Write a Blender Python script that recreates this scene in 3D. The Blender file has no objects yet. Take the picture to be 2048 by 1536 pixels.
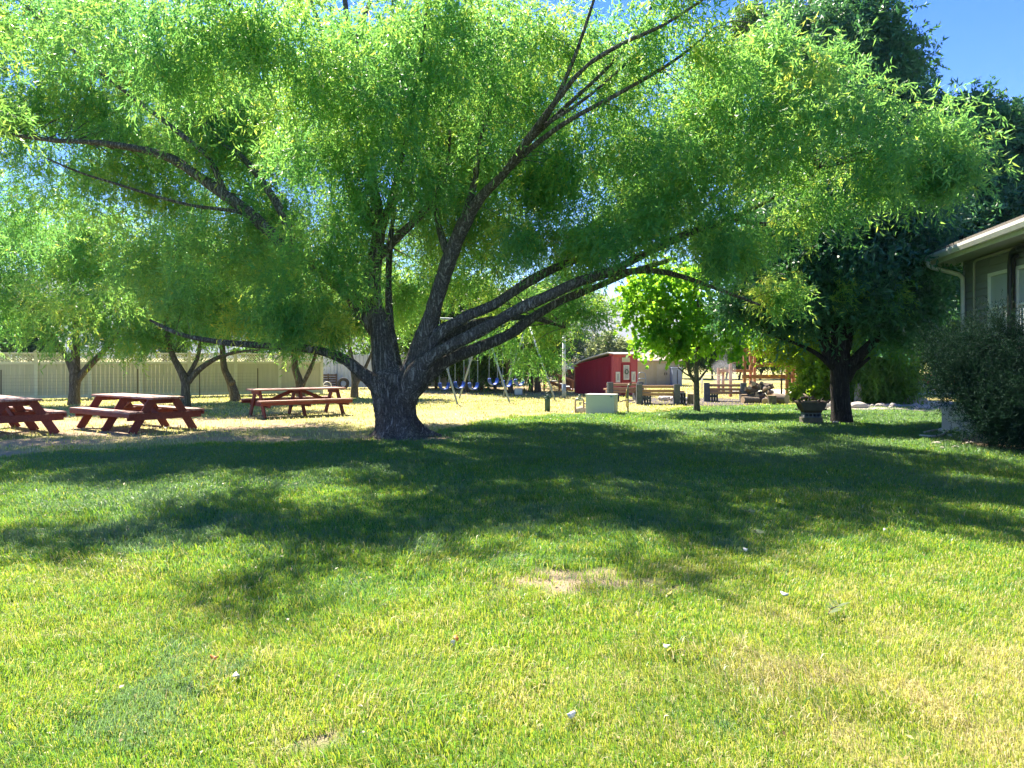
import bpy, math
import numpy as np
from mathutils import Vector, Matrix, noise as mnoise

rng = np.random.default_rng(11)
S = bpy.context.scene
COL = S.collection
R = math.radians
H, F, HZ = 1.6, 1541.0, 715.0          # eye height, focal length and horizon in photo pixels


def P(px, py, D):
    """photo pixel at depth D -> world point"""
    return Vector(((px - 1024) / F * D, D, H + (HZ - py) / F * D))


def G(px, py):
    D = F * H / (py - HZ)
    return Vector(((px - 1024) / F * D, D, 0))


# ------------------------------------------------------------------ materials
def new_mat(name):
    m = bpy.data.materials.new(name)
    m.use_nodes = True
    nt = m.node_tree
    b = nt.nodes['Principled BSDF']
    return m, nt, b


def N(nt, kind, **kw):
    n = nt.nodes.new(kind)
    for k, v in kw.items():
        if k in n.inputs.keys():
            n.inputs[k].default_value = v
        else:
            setattr(n, k, v)
    return n


def ramp(nt, stops):
    r = nt.nodes.new('ShaderNodeValToRGB')
    e = r.color_ramp.elements
    while len(e) < len(stops):
        e.new(0.5)
    for el, (p, c) in zip(e, stops):
        el.position = p
        el.color = (*c, 1)
    return r


def surf(name, c1, c2=None, rough=0.7, scale=6, stretch=(1, 1, 1), bump=0.2, bscale=None, metal=0, detail=6, spec=0.3, lo=.35, hi=.65):
    """general mottled surface: two tones by noise, bump by finer noise"""
    m, nt, b = new_mat(name)
    c2 = c2 or tuple(x * 0.75 for x in c1)
    tc = N(nt, 'ShaderNodeTexCoord')
    mp = N(nt, 'ShaderNodeMapping')
    mp.inputs['Scale'].default_value = stretch
    nt.links.new(tc.outputs['Object'], mp.inputs['Vector'])
    n1 = N(nt, 'ShaderNodeTexNoise', Scale=scale, Detail=detail, Roughness=0.65)
    nt.links.new(mp.outputs[0], n1.inputs['Vector'])
    r = ramp(nt, [(lo, c1), (hi, c2)])
    nt.links.new(n1.outputs['Fac'], r.inputs[0])
    nt.links.new(r.outputs[0], b.inputs['Base Color'])
    n2 = N(nt, 'ShaderNodeTexNoise', Scale=bscale or scale * 4, Detail=5)
    nt.links.new(mp.outputs[0], n2.inputs['Vector'])
    bp = N(nt, 'ShaderNodeBump', Strength=bump, Distance=0.02)
    nt.links.new(n2.outputs['Fac'], bp.inputs['Height'])
    nt.links.new(bp.outputs[0], b.inputs['Normal'])
    b.inputs['Roughness'].default_value = rough
    b.inputs['Metallic'].default_value = metal
    b.inputs['Specular IOR Level'].default_value = spec
    return m


def leaf_mat(name, stops, trans, tmix=0.42, rough=0.45, spec=0.35):
    """leaf: glossy-ish upper side plus light passing through; tone by the per-leaf 'tint'"""
    m, nt, b = new_mat(name)
    at = N(nt, 'ShaderNodeAttribute', attribute_name='tint')
    r = ramp(nt, stops)
    nt.links.new(at.outputs['Fac'], r.inputs[0])
    nt.links.new(r.outputs[0], b.inputs['Base Color'])
    b.inputs['Roughness'].default_value = rough
    b.inputs['Specular IOR Level'].default_value = spec
    tr = N(nt, 'ShaderNodeBsdfTranslucent')
    r2 = ramp(nt, trans)
    nt.links.new(at.outputs['Fac'], r2.inputs[0])
    nt.links.new(r2.outputs[0], tr.inputs['Color'])
    mx = N(nt, 'ShaderNodeMixShader', Fac=tmix)
    nt.links.new(b.outputs[0], mx.inputs[1])
    nt.links.new(tr.outputs[0], mx.inputs[2])
    nt.links.new(mx.outputs[0], nt.nodes['Material Output'].inputs['Surface'])
    return m


def bark_mat(name, c1, c2, sc=7.0, strength=0.8, vert=0.13):
    m, nt, b = new_mat(name)
    tc = N(nt, 'ShaderNodeTexCoord')
    mp = N(nt, 'ShaderNodeMapping')
    mp.inputs['Scale'].default_value = (1, 1, vert)
    nt.links.new(tc.outputs['Object'], mp.inputs['Vector'])
    n1 = N(nt, 'ShaderNodeTexNoise', Scale=sc * 1.8, Detail=5, Roughness=.6, Distortion=1.2)
    nt.links.new(mp.outputs[0], n1.inputs['Vector'])
    sb_ = N(nt, 'ShaderNodeMath', operation='SUBTRACT')
    nt.links.new(n1.outputs['Fac'], sb_.inputs[0]); sb_.inputs[1].default_value = .5
    ab = N(nt, 'ShaderNodeMath', operation='ABSOLUTE')
    nt.links.new(sb_.outputs[0], ab.inputs[0])
    n2 = N(nt, 'ShaderNodeTexNoise', Scale=sc * 4, Detail=9, Roughness=0.75)
    nt.links.new(tc.outputs['Object'], n2.inputs['Vector'])
    ma = N(nt, 'ShaderNodeMath', operation='MULTIPLY_ADD')
    nt.links.new(ab.outputs[0], ma.inputs[0])
    ma.inputs[1].default_value = 2.6
    nt.links.new(n2.outputs['Fac'], ma.inputs[2])
    r = ramp(nt, [(0.42, tuple(x * .4 for x in c1)), (0.68, c1), (1.0, c2)])
    nt.links.new(ma.outputs[0], r.inputs[0])
    nt.links.new(r.outputs[0], b.inputs['Base Color'])
    bp = N(nt, 'ShaderNodeBump', Strength=strength, Distance=0.06)
    nt.links.new(ma.outputs[0], bp.inputs['Height'])
    nt.links.new(bp.outputs[0], b.inputs['Normal'])
    b.inputs['Roughness'].default_value = 0.9
    b.inputs['Specular IOR Level'].default_value = 0.12
    return m


M = {}
M['willow_bark'] = bark_mat('willow_bark', (.17, .145, .125), (.50, .45, .40), strength=1.0)
M['thin_bark'] = bark_mat('thin_bark', (.19, .155, .125), (.40, .34, .28), sc=10)
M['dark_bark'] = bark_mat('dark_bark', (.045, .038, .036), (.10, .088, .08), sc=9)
M['grove_bark'] = bark_mat('grove_bark', (.17, .125, .09), (.30, .23, .17), sc=8)
M['bare_wood'] = surf('bare_wood', (.48, .20, .06), (.30, .11, .035), scale=3, stretch=(8, 8, 1), bump=.5)
M['willow_leaf'] = leaf_mat('willow_leaf', [(0, (.04, .17, .07)), (.5, (.085, .27, .08)), (.85, (.17, .36, .07)), (1, (.45, .46, .07))],
                            [(0, (.18, .50, .12)), (.5, (.36, .67, .12)), (.85, (.60, .79, .11)), (1, (.88, .80, .12))], tmix=.53)
M['maple_leaf'] = leaf_mat('maple_leaf', [(0, (.035, .14, .025)), (1, (.09, .26, .03))], [(0, (.26, .62, .03)), (1, (.52, .78, .05))], tmix=.6)
M['weep_leaf'] = leaf_mat('weep_leaf', [(0, (.045, .12, .02)), (1, (.12, .22, .03))], [(0, (.18, .42, .02)), (1, (.36, .58, .03))], tmix=.5)
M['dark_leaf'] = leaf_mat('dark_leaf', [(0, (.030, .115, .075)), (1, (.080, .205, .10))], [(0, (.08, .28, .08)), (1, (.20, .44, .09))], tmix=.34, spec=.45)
M['grove_leaf'] = leaf_mat('grove_leaf', [(0, (.030, .075, .028)), (1, (.08, .15, .035))], [(0, (.10, .26, .03)), (1, (.25, .42, .04))], tmix=.4)
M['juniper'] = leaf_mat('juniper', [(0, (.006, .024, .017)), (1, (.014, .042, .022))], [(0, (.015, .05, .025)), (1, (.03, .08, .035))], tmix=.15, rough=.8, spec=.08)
M['lime_leaf'] = leaf_mat('lime_leaf', [(0, (.10, .24, .015)), (1, (.24, .36, .02))], [(0, (.3, .55, .02)), (1, (.55, .7, .03))], tmix=.5)
M['pale_leaf'] = leaf_mat('pale_leaf', [(0, (.16, .22, .10)), (1, (.28, .33, .15))], [(0, (.3, .4, .12)), (1, (.5, .55, .2))], tmix=.4)
M['needle'] = leaf_mat('needle', [(0, (.022, .06, .045)), (1, (.05, .10, .065))], [(0, (.03, .08, .04)), (1, (.05, .12, .05))], tmix=.12, rough=.6)
M['grass'] = leaf_mat('grass_blade', [(0, (.13, .205, .115)), (.28, (.050, .220, .030)), (.52, (.13, .29, .025)), (.74, (.34, .36, .07)), (1, (.58, .50, .27))],
                      [(0, (.24, .37, .15)), (.28, (.22, .46, .03)), (.52, (.42, .53, .03)), (.74, (.60, .57, .10)), (1, (.66, .56, .30))], tmix=.42, rough=.4, spec=.35)
M['red_paint'] = surf('red_stain', (.25, .055, .036), (.15, .032, .024), scale=5, stretch=(1, 6, 6), bump=.35, rough=.55, bscale=25)
M['red_top'] = surf('worn_red_stain', (.30, .085, .058), (.46, .34, .29), scale=4, stretch=(1, 9, 9), bump=.4, rough=.6, lo=.42, hi=.66)
M['vinyl'] = surf('vinyl', (.68, .65, .56), (.62, .59, .50), scale=3, bump=.05, rough=.5)
M['vinyl_panel'] = surf('vinyl_panel', (.55, .51, .42), (.48, .445, .36), scale=1.5, stretch=(6, 6, .4), bump=.1, rough=.55)
M['white_lattice'] = surf('white_lattice', (.72, .68, .58), (.64, .6, .5), scale=5, bump=.05)
M['steel_post'] = surf('steel_post', (.045, .05, .05), (.09, .06, .04), scale=9, rough=.6, metal=.3)
M['wire'] = surf('wire', (.22, .2, .17), (.14, .12, .10), scale=9, rough=.5, metal=.6)
M['galv'] = surf('galvanised_steel', (.27, .33, .42), (.22, .27, .34), scale=12, rough=.4, metal=.1, bump=.05)
M['sheet'] = surf('sheet_metal', (.62, .65, .68), (.52, .55, .58), scale=2, rough=.45, metal=.1, bump=.05)
M['blue_rubber'] = surf('blue_rubber', (.015, .075, .42), (.012, .05, .30), scale=6, rough=.4, bump=.05)
M['green_paint'] = surf('green_paint', (.055, .11, .085), (.04, .085, .065), scale=7, rough=.45, bump=.1)
M['box_paint'] = surf('cabinet_paint', (.70, .63, .56), (.65, .585, .52), scale=2, rough=.5, bump=.04)
M['box_top'] = surf('cabinet_lid_paint', (.70, .66, .58), (.64, .6, .52), scale=3, rough=.5, bump=.04)
M['pipe'] = surf('weathered_pipe', (.36, .30, .24), (.24, .20, .17), scale=9, rough=.5, metal=.4)
M['brass'] = surf('aged_brass', (.33, .40, .32), (.24, .27, .2), scale=12, rough=.45, metal=.4)
M['hose'] = surf('hose', (.62, .42, .08), (.5, .33, .06), scale=8, rough=.5)
M['shed_side'] = surf('shed_side_paint_shaded', (.27, .010, .034), (.23, .008, .028), scale=2, stretch=(3, 3, .4), rough=.5, bump=.06)  # deep red paint, with the side wall's shade mixed into the colour
M['shed_front'] = surf('shed_front_paint_lit', (.56, .11, .135), (.48, .09, .11), scale=2, stretch=(3, 3, .4), rough=.55, bump=.06)  # faded red paint, with the door wall's brighter light mixed into the colour
M['shed_door'] = surf('shed_door_paint', (.36, .02, .035), (.30, .016, .03), scale=3, rough=.45, bump=.05)
M['white_paint'] = surf('white_paint', (.76, .75, .72), (.66, .65, .62), scale=4, rough=.5, bump=.06)
M['cream'] = surf('cream_board', (.66, .63, .50), (.6, .56, .44), scale=5, rough=.6, bump=.05)
M['roof_white'] = surf('pale_roofing', (.68, .66, .64), (.56, .54, .52), scale=5, rough=.6, bump=.15)
M['tan_wall'] = surf('tan_cladding', (.52, .44, .33), (.46, .385, .285), scale=2, stretch=(4, 4, .5), rough=.65, bump=.06)
M['tan_trim'] = surf('tan_trim', (.58, .50, .40), (.5, .44, .34), scale=3, rough=.6, bump=.06)
M['pink_roof'] = surf('faded_shingles', (.40, .32, .27), (.30, .24, .2), scale=12, rough=.85, bump=.4)
M['blue_grey'] = surf('blue_grey_paint', (.24, .28, .40), (.2, .235, .34), scale=3, rough=.5, bump=.05)
M['block'] = surf('dark_block', (.085, .095, .115), (.12, .13, .15), scale=10, rough=.9, bump=.5)
M['block_tan'] = surf('tan_block', (.15, .13, .095), (.11, .095, .07), scale=10, rough=.9, bump=.5)
M['timber'] = surf('peeled_timber', (.50, .29, .18), (.38, .20, .12), scale=3, stretch=(1, 7, 7), rough=.65, bump=.3)
M['beam'] = surf('stained_beam', (.40, .19, .115), (.30, .13, .075), scale=3, stretch=(5, 5, 1), rough=.65, bump=.25)
M['log_bark'] = surf('log_bark', (.22, .165, .12), (.12, .09, .068), scale=9, stretch=(1, 1, 1), rough=.9, bump=.7)
M['log_end'] = surf('cut_wood', (.52, .37, .22), (.42, .28, .16), scale=9, rough=.8, bump=.3)
M['rust'] = surf('rusted_iron', (.035, .028, .024), (.075, .045, .03), scale=8, rough=.7, metal=.4, bump=.3)
M['pan_plate'] = surf('pan_plate', (.085, .072, .052), (.06, .05, .038), scale=8, rough=.8, bump=.2)
M['stone'] = surf('stone', (.46, .41, .36), (.32, .28, .25), scale=5, rough=.9, bump=.6)
M['pale_stone'] = surf('pale_stone', (.58, .52, .44), (.42, .37, .32), scale=5, rough=.9, bump=.6)
M['concrete'] = surf('concrete', (.52, .50, .46), (.44, .42, .39), scale=6, rough=.85, bump=.2)
M['siding'] = surf('house_siding', (.245, .255, .275), (.22, .23, .25), scale=3, stretch=(6, .6, 6), rough=.6, bump=.12)
M['soffit'] = surf('soffit', (.42, .40, .36), (.38, .36, .32), scale=2, rough=.6, bump=.04)
M['gutter'] = surf('gutter_paint', (.70, .68, .66), (.62, .60, .58), scale=5, rough=.35, bump=.04)
M['shingle'] = surf('roof_shingles', (.13, .115, .10), (.2, .175, .15), scale=18, rough=.9, bump=.5)
M['black_pipe'] = surf('black_pipe', (.012, .013, .016), (.02, .02, .022), scale=6, rough=.35, bump=.05)
M['tractor_red'] = surf('tractor_paint', (.46, .035, .03), (.36, .03, .025), scale=5, rough=.4, bump=.05)
M['tyre'] = surf('tyre_rubber', (.03, .03, .032), (.05, .048, .046), scale=9, rough=.85, bump=.3)
M['rim'] = surf('rim_paint', (.6, .58, .54), (.5, .47, .43), scale=5, rough=.4, metal=.2, bump=.04)
M['gravel'] = surf('gravel', (.48, .42, .36), (.30, .26, .22), scale=22, rough=.95, bump=.9, bscale=30)
M['ash_bed'] = surf('ash_bed', (.13, .105, .10), (.06, .05, .05), scale=16, rough=.95, bump=.9, bscale=30)
M['driveway'] = surf('driveway', (.62, .60, .56), (.54, .52, .48), scale=4, rough=.9, bump=.2)
M['mountain'] = surf('mountain', (.17, .165, .12), (.24, .21, .165), scale=.006, rough=.95, bump=.5, bscale=.02)
M['dark_void'] = surf('dark_interior', (.02, .02, .02), (.03, .028, .026), scale=3, rough=.9)
M['hold_pink'] = surf('pink_hold', (.7, .16, .16), (.6, .12, .12), scale=8, rough=.5)
M['hold_yellow'] = surf('yellow_hold', (.8, .5, .05), (.7, .42, .04), scale=8, rough=.5)
M['petal'] = leaf_mat('dropped_leaf', [(0, (.78, .76, .66)), (.5, (.70, .62, .12)), (1, (.62, .22, .06))], [(0, (.5, .5, .4)), (.5, (.6, .55, .1)), (1, (.5, .2, .05))], tmix=.25)

M['litter'] = leaf_mat('litter', [(0, (.16, .10, .05)), (.4, (.32, .23, .10)), (.75, (.45, .38, .13)), (1, (.52, .46, .32))], [(0, (.2, .12, .04)), (.5, (.5, .38, .1)), (1, (.6, .52, .3))], tmix=.3)
m, nt, b = new_mat('window_glass')
b.inputs['Base Color'].default_value = (.42, .46, .50, 1)
b.inputs['Roughness'].default_value = .06
b.inputs['Specular IOR Level'].default_value = .9
nn = N(nt, 'ShaderNodeTexNoise', Scale=1.2, Detail=2)
bp = N(nt, 'ShaderNodeBump', Strength=.03, Distance=.02)
nt.links.new(nn.outputs['Fac'], bp.inputs['Height'])
nt.links.new(bp.outputs[0], b.inputs['Normal'])
M['glass'] = m
m, nt, b = new_mat('lamp_diffuser')
b.inputs['Base Color'].default_value = (.8, .8, .8, 1)
b.inputs['Roughness'].default_value = .3
nn = N(nt, 'ShaderNodeTexNoise', Scale=9)
rr = ramp(nt, [(0, (.75, .76, .78)), (1, (.84, .84, .84))])
nt.links.new(nn.outputs['Fac'], rr.inputs[0])
nt.links.new(rr.outputs[0], b.inputs['Base Color'])
M['diffuser'] = m


# ------------------------------------------------------------------ mesh helpers
def link(o, parent=None):
    COL.objects.link(o)
    if parent:
        o.parent = parent
    return o


def np_mesh(name, V, Fs, mats, midx=None, tint=None, smooth=False, parent=None, attrs=None):
    """V (n,3); Fs list of (m,k) index arrays; one object"""
    me = bpy.data.meshes.new(name)
    V = np.asarray(V, dtype=np.float32)
    me.vertices.add(len(V))
    me.vertices.foreach_set('co', V.ravel())
    Fs = [np.asarray(f, dtype=np.int32) for f in Fs if len(f)]
    loops = np.concatenate([f.ravel() for f in Fs])
    sizes = np.concatenate([np.full(len(f), f.shape[1], dtype=np.int32) for f in Fs])
    starts = np.concatenate([[0], np.cumsum(sizes)[:-1]]).astype(np.int32)
    me.loops.add(len(loops))
    me.loops.foreach_set('vertex_index', loops)
    me.polygons.add(len(sizes))
    me.polygons.foreach_set('loop_start', starts)
    if midx is not None:
        me.polygons.foreach_set('material_index', np.asarray(midx, dtype=np.int32))
    if smooth:
        me.polygons.foreach_set('use_smooth', np.ones(len(sizes), dtype=bool))
    for mm in (mats if isinstance(mats, (list, tuple)) else [mats]):
        me.materials.append(mm)
    at = dict(attrs or {})
    if tint is not None:
        at['tint'] = tint
    for k, v in at.items():
        a = me.attributes.new(k, 'FLOAT', 'POINT')
        a.data.foreach_set('value', np.asarray(v, dtype=np.float32))
    me.update(calc_edges=True)
    o = bpy.data.objects.new(name, me)
    return link(o, parent)


class MB:
    """collects simple solids into one mesh"""

    def __init__(self):
        self.V, self.F, self.mi, self.cur = [], [], [], 0

    def add(self, vs, fs):
        n = len(self.V)
        self.V += [tuple(v) for v in vs]
        self.F += [tuple(i + n for i in f) for f in fs]
        self.mi += [self.cur] * len(fs)
        return self

    def box(self, c, s, rot=None):
        c = Vector(c)
        vs = []
        for z in (-1, 1):
            for x, y in ((-1, -1), (1, -1), (1, 1), (-1, 1)):
                v = Vector((x * s[0] / 2, y * s[1] / 2, z * s[2] / 2))
                if rot is not None:
                    v = rot @ v
                vs.append(c + v)
        return self.add(vs, [(3, 2, 1, 0), (4, 5, 6, 7), (0, 1, 5, 4), (1, 2, 6, 5), (2, 3, 7, 6), (3, 0, 4, 7)])

    def b2(self, x0, x1, y0, y1, z0, z1):
        return self.box(((x0 + x1) / 2, (y0 + y1) / 2, (z0 + z1) / 2), (abs(x1 - x0), abs(y1 - y0), abs(z1 - z0)))

    def bar(self, p0, p1, w, h, up=(0, 0, 1)):
        """board from p0 to p1; w across, h along 'up'"""
        p0, p1 = Vector(p0), Vector(p1)
        d = (p1 - p0)
        L = d.length
        d.normalize()
        u = Vector(up)
        s = d.cross(u)
        if s.length < 1e-4:
            s = d.cross(Vector((1, 0, 0)))
        s.normalize()
        u = s.cross(d)
        return self.box((p0 + p1) / 2, (L, w, h), Matrix((d, -s, u)).transposed())

    def tube(self, pts, rs, n=8, cap=True, ring=False):
        pts = [Vector(p) for p in pts]
        if not hasattr(rs, '__len__'):
            rs = [rs] * len(pts)
        vs, fs = [], []
        u = None
        m = len(pts)
        for i, p in enumerate(pts):
            if ring:
                t = pts[(i + 1) % m] - pts[i - 1]
            else:
                t = pts[min(i + 1, m - 1)] - pts[max(i - 1, 0)]
            t.normalize()
            if u is None:
                u = t.orthogonal().normalized()
            u = (u - t * u.dot(t)).normalized()
            v = t.cross(u)
            for k in range(n):
                a = 2 * math.pi * k / n
                vs.append(p + (u * math.cos(a) + v * math.sin(a)) * rs[i])
        for i in range(m if ring else m - 1):
            j = (i + 1) % m
            for k in range(n):
                k2 = (k + 1) % n
                fs.append((i * n + k, i * n + k2, j * n + k2, j * n + k))
        if cap and not ring:
            fs.append(tuple(range(n - 1, -1, -1)))
            fs.append(tuple((m - 1) * n + k for k in range(n)))
        return self.add(vs, fs)

    def ringtube(self, c, r, rt, axis='z', n=24, k=8, M3=None):
        pts = []
        for i in range(n):
            a = 2 * math.pi * i / n
            x, y = r * math.cos(a), r * math.sin(a)
            v = Vector((x, y, 0)) if axis == 'z' else Vector((0, x, y)) if axis == 'x' else Vector((x, 0, y))
            if M3 is not None:
                v = M3 @ v
            pts.append(Vector(c) + v)
        return self.tube(pts, rt, k, ring=True)

    def lathe(self, prof, n=16, c=(0, 0, 0)):
        vs, fs = [], []
        c = Vector(c)
        for r, z in prof:
            for k in range(n):
                a = 2 * math.pi * k / n
                vs.append(c + Vector((r * math.cos(a), r * math.sin(a), z)))
        for i in range(len(prof) - 1):
            for k in range(n):
                k2 = (k + 1) % n
                fs.append((i * n + k, i * n + k2, (i + 1) * n + k2, (i + 1) * n + k))
        fs.append(tuple(range(n - 1, -1, -1)))
        fs.append(tuple((len(prof) - 1) * n + k for k in range(n)))
        return self.add(vs, fs)

    def prism(self, poly, axis, a0, a1):
        """poly of 2D points extruded along an axis ('x': (y,z), 'y': (x,z), 'z': (x,y))"""
        def mk(p, a):
            return (a, p[0], p[1]) if axis == 'x' else (p[0], a, p[1]) if axis == 'y' else (p[0], p[1], a)
        n = len(poly)
        vs = [mk(p, a0) for p in poly] + [mk(p, a1) for p in poly]
        fs = [tuple(range(n - 1, -1, -1)), tuple(range(n, 2 * n))]
        fs += [(i, (i + 1) % n, (i + 1) % n + n, i + n) for i in range(n)]
        return self.add(vs, fs)

    def build(self, name, mat, parent=None, bevel=0.0, smooth=False):
        me = bpy.data.meshes.new(name)
        me.from_pydata(self.V, [], self.F)
        for mm in (mat if isinstance(mat, (list, tuple)) else [mat]):
            me.materials.append(mm)
        if max(self.mi, default=0):
            me.polygons.foreach_set('material_index', np.array(self.mi, dtype=np.int32))
        if smooth:
            me.polygons.foreach_set('use_smooth', np.ones(len(self.F), dtype=bool))
        me.update()
        o = bpy.data.objects.new(name, me)
        link(o, parent)
        if bevel:
            bv = o.modifiers.new('edge', 'BEVEL')
            bv.width = bevel
            bv.segments = 2
            bv.limit_method = 'ANGLE'
        return o


def tag(o, label, cat, group=None):
    o['label'] = label
    o['category'] = cat
    if group:
        o['group'] = group
    return o


def thing(name, label, cat, loc=(0, 0, 0), rz=0.0, group=None):
    o = bpy.data.objects.new(name, None)
    o.empty_display_size = .1
    o.location = loc
    o.rotation_euler = (0, 0, rz)
    link(o)
    return tag(o, label, cat, group)


def dup(root, loc, rz, label=None):
    def cp(o, par):
        c = o.copy()
        COL.objects.link(c)
        c.parent = par
        for ch in o.children:
            cp(ch, c)
        return c
    r = cp(root, None)
    r.location = loc
    r.rotation_euler = (0, 0, rz)
    if label:
        r['label'] = label
    return r


def structure(o, label=None):
    o['kind'] = 'structure'
    return o


# ------------------------------------------------------------------ numpy noise
def vnoise(x, y, seed=0):
    xi, yi = np.floor(x).astype(np.int64), np.floor(y).astype(np.int64)
    fx, fy = x - xi, y - yi
    fx, fy = fx * fx * (3 - 2 * fx), fy * fy * (3 - 2 * fy)

    def h(a, b):
        n = (a * 374761393 + b * 668265263 + seed * 974634551) & 0x7fffffff
        n = ((n ^ (n >> 13)) * 1274126177) & 0x7fffffff
        return ((n ^ (n >> 16)) & 0xffff) / 65535.0
    return (h(xi, yi) * (1 - fx) + h(xi + 1, yi) * fx) * (1 - fy) + (h(xi, yi + 1) * (1 - fx) + h(xi + 1, yi + 1) * fx) * fy


def fbm(x, y, seed=0, oct=4):
    s, a, t = 0, 1.0, 0
    for i in range(oct):
        s = s + a * vnoise(x * 2 ** i, y * 2 ** i, seed + i * 17)
        t += a
        a *= .55
    return s / t


def sstep(a, b, x):
    t = np.clip((x - a) / (b - a), 0, 1)
    return t * t * (3 - 2 * t)


# ------------------------------------------------------------------ ground zones
_bd = [(-900, 940), (0, 917), (300, 897), (600, 888), (860, 872), (930, 850), (1000, 838), (1150, 830), (1300, 826), (1420, 812), (1560, 811), (1700, 808), (2000, 806), (2700, 806)]
_bp = [G(*p) for p in _bd]
_bx = np.array([p.x for p in _bp])
_by = np.array([p.y for p in _bp])


def zones(x, y):
    """dryness 0..1 and bare soil 0..1 of the ground at x, y"""
    yb = np.interp(x, _bx, _by)
    w = fbm(x * .9, y * .9, 3) - .5
    dry = sstep(-.5, .9, (y - yb) + w * 2.2)
    d2 = fbm(x * .55, y * .55, 9)
    # inside the mown lawn: straw tones towards the near right, greener at the left
    lawn = .27 + .30 * sstep(-3.5, 3.0, x + (fbm(x * .5, y * .5, 21) - .5) * 5) * sstep(12, 4.5, y) + (d2 - .5) * .75 + (fbm(x * 3.1, y * 3.1, 99) - .5) * .45
    lawn = lawn + .10 * sstep(7.5, 4, y) - .22 * sstep(8, 12, y)
    dryness = np.clip(lawn * (1 - dry) + dry * (.88 + (fbm(x * 1.3, y * 1.3, 5) - .5) * .55), 0, 1)
    # soil: duff round the big trunk and below the tables, worn patches
    soil = dry * sstep(.38, .56, fbm(x * .8, y * 1.1, 31)) * sstep(26, 18, y)
    for (px, py, rx, ry) in ((1095, 1168, .36, .28), (1205, 1165, .36, .24), (1150, 1150, .34, .24), (1060, 1216, .13, .07), (640, 1490, .10, .07), (30, 1205, .16, .08), (700, 1215, .06, .04)):
        g = G(px, py)
        q = np.sqrt(((x - g.x) / rx) ** 2 + ((y - g.y) / ry) ** 2) + (fbm(x * 8, y * 10, 41) - .5) * 3.2
        soil = np.maximum(soil, sstep(1.25, .45, q) * .90)
    g = G(800, 876)
    q = np.sqrt(((x - g.x) / 1.2) ** 2 + ((y - g.y) / .75) ** 2) + (fbm(x * 3, y * 3, 43) - .5) * 1.1
    soil = np.maximum(soil, sstep(1.1, .7, q))
    # planting bed at the house corner
    q = np.sqrt(((x - 10.6) / 2.4) ** 2 + ((y - 13.9) / 2.5) ** 2) + (fbm(x * 2, y * 2, 47) - .5) * .4
    soil = np.maximum(soil, sstep(1.05, .9, q))
    # worn soil under the grove and the swings
    soil = np.maximum(soil, sstep(31.5, 34, y + w * 3) * sstep(3.5, 1, x) * sstep(-9, -6, x) * sstep(60, 48, y) * .8)
    return dryness, np.clip(soil, 0, 1), dry


def axis_coords(lo, hi, step, outer_lo, outer_hi):
    mid = np.arange(lo, hi + 1e-6, step)
    def grow(a, b):
        out, s, c = [], step * 1.6, a
        while abs(c - b) > 1e-6:
            c = c + math.copysign(s, b - a)
            if (b - a) * (b - c) <= 0:
                c = b
            out.append(c)
            s *= 1.45
        return out
    return np.array(grow(lo, outer_lo)[::-1] + list(mid) + grow(hi, outer_hi))


gx = axis_coords(-20, 20, .16, -5200, 5200)
gy = axis_coords(1.5, 36, .16, -400, 5400)
GX, GY = np.meshgrid(gx, gy)
dr, so, _ = zones(GX.ravel(), GY.ravel())
gz = (fbm(GX.ravel() * 1.5, GY.ravel() * 1.5, 77) - .5) * .03 * (np.abs(GX.ravel()) < 60)
V = np.stack([GX.ravel(), GY.ravel(), gz - .012], 1)
nx, ny = len(gx), len(gy)
i = (np.arange(ny - 1)[:, None] * nx + np.arange(nx - 1)[None, :]).ravel()
Fq = np.stack([i, i + 1, i + nx + 1, i + nx], 1)
m, nt, b = new_mat('lawn_soil')
a1 = N(nt, 'ShaderNodeAttribute', attribute_name='dry')
a2 = N(nt, 'ShaderNodeAttribute', attribute_name='soil')
tc = N(nt, 'ShaderNodeTexCoord')
nA = N(nt, 'ShaderNodeTexNoise', Scale=9, Detail=10, Roughness=.75)
nt.links.new(tc.outputs['Object'], nA.inputs['Vector'])
nB = N(nt, 'ShaderNodeTexNoise', Scale=60, Detail=4, Roughness=.7)
nt.links.new(tc.outputs['Object'], nB.inputs['Vector'])
ad = N(nt, 'ShaderNodeMath', operation='MULTIPLY_ADD')
nt.links.new(nA.outputs['Fac'], ad.inputs[0]); ad.inputs[1].default_value = .7
nt.links.new(a1.outputs['Fac'], ad.inputs[2])
r1 = ramp(nt, [(.35, (.055, .13, .018)), (.8, (.13, .20, .03)), (1.0, (.36, .32, .13)), ])
sb = N(nt, 'ShaderNodeMath', operation='SUBTRACT'); sb.inputs[1].default_value = .22
nt.links.new(ad.outputs[0], sb.inputs[0])
nt.links.new(sb.outputs[0], r1.inputs[0])
r2 = ramp(nt, [(.3, (.24, .165, .105)), (.55, (.40, .30, .20)), (.75, (.54, .43, .31))])
nt.links.new(nB.outputs['Fac'], r2.inputs[0])
mx = N(nt, 'ShaderNodeMixRGB')
nt.links.new(a2.outputs['Fac'], mx.inputs[0]); nt.links.new(r1.outputs[0], mx.inputs[1]); nt.links.new(r2.outputs[0], mx.inputs[2])
nt.links.new(mx.outputs[0], b.inputs['Base Color'])
bp = N(nt, 'ShaderNodeBump', Strength=.7, Distance=.03)
nt.links.new(nB.outputs['Fac'], bp.inputs['Height']); nt.links.new(bp.outputs[0], b.inputs['Normal'])
b.inputs['Roughness'].default_value = .95
b.inputs['Specular IOR Level'].default_value = .1
structure(np_mesh('ground', V, [Fq], m, smooth=True, attrs={'dry': dr, 'soil': so}))


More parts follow.
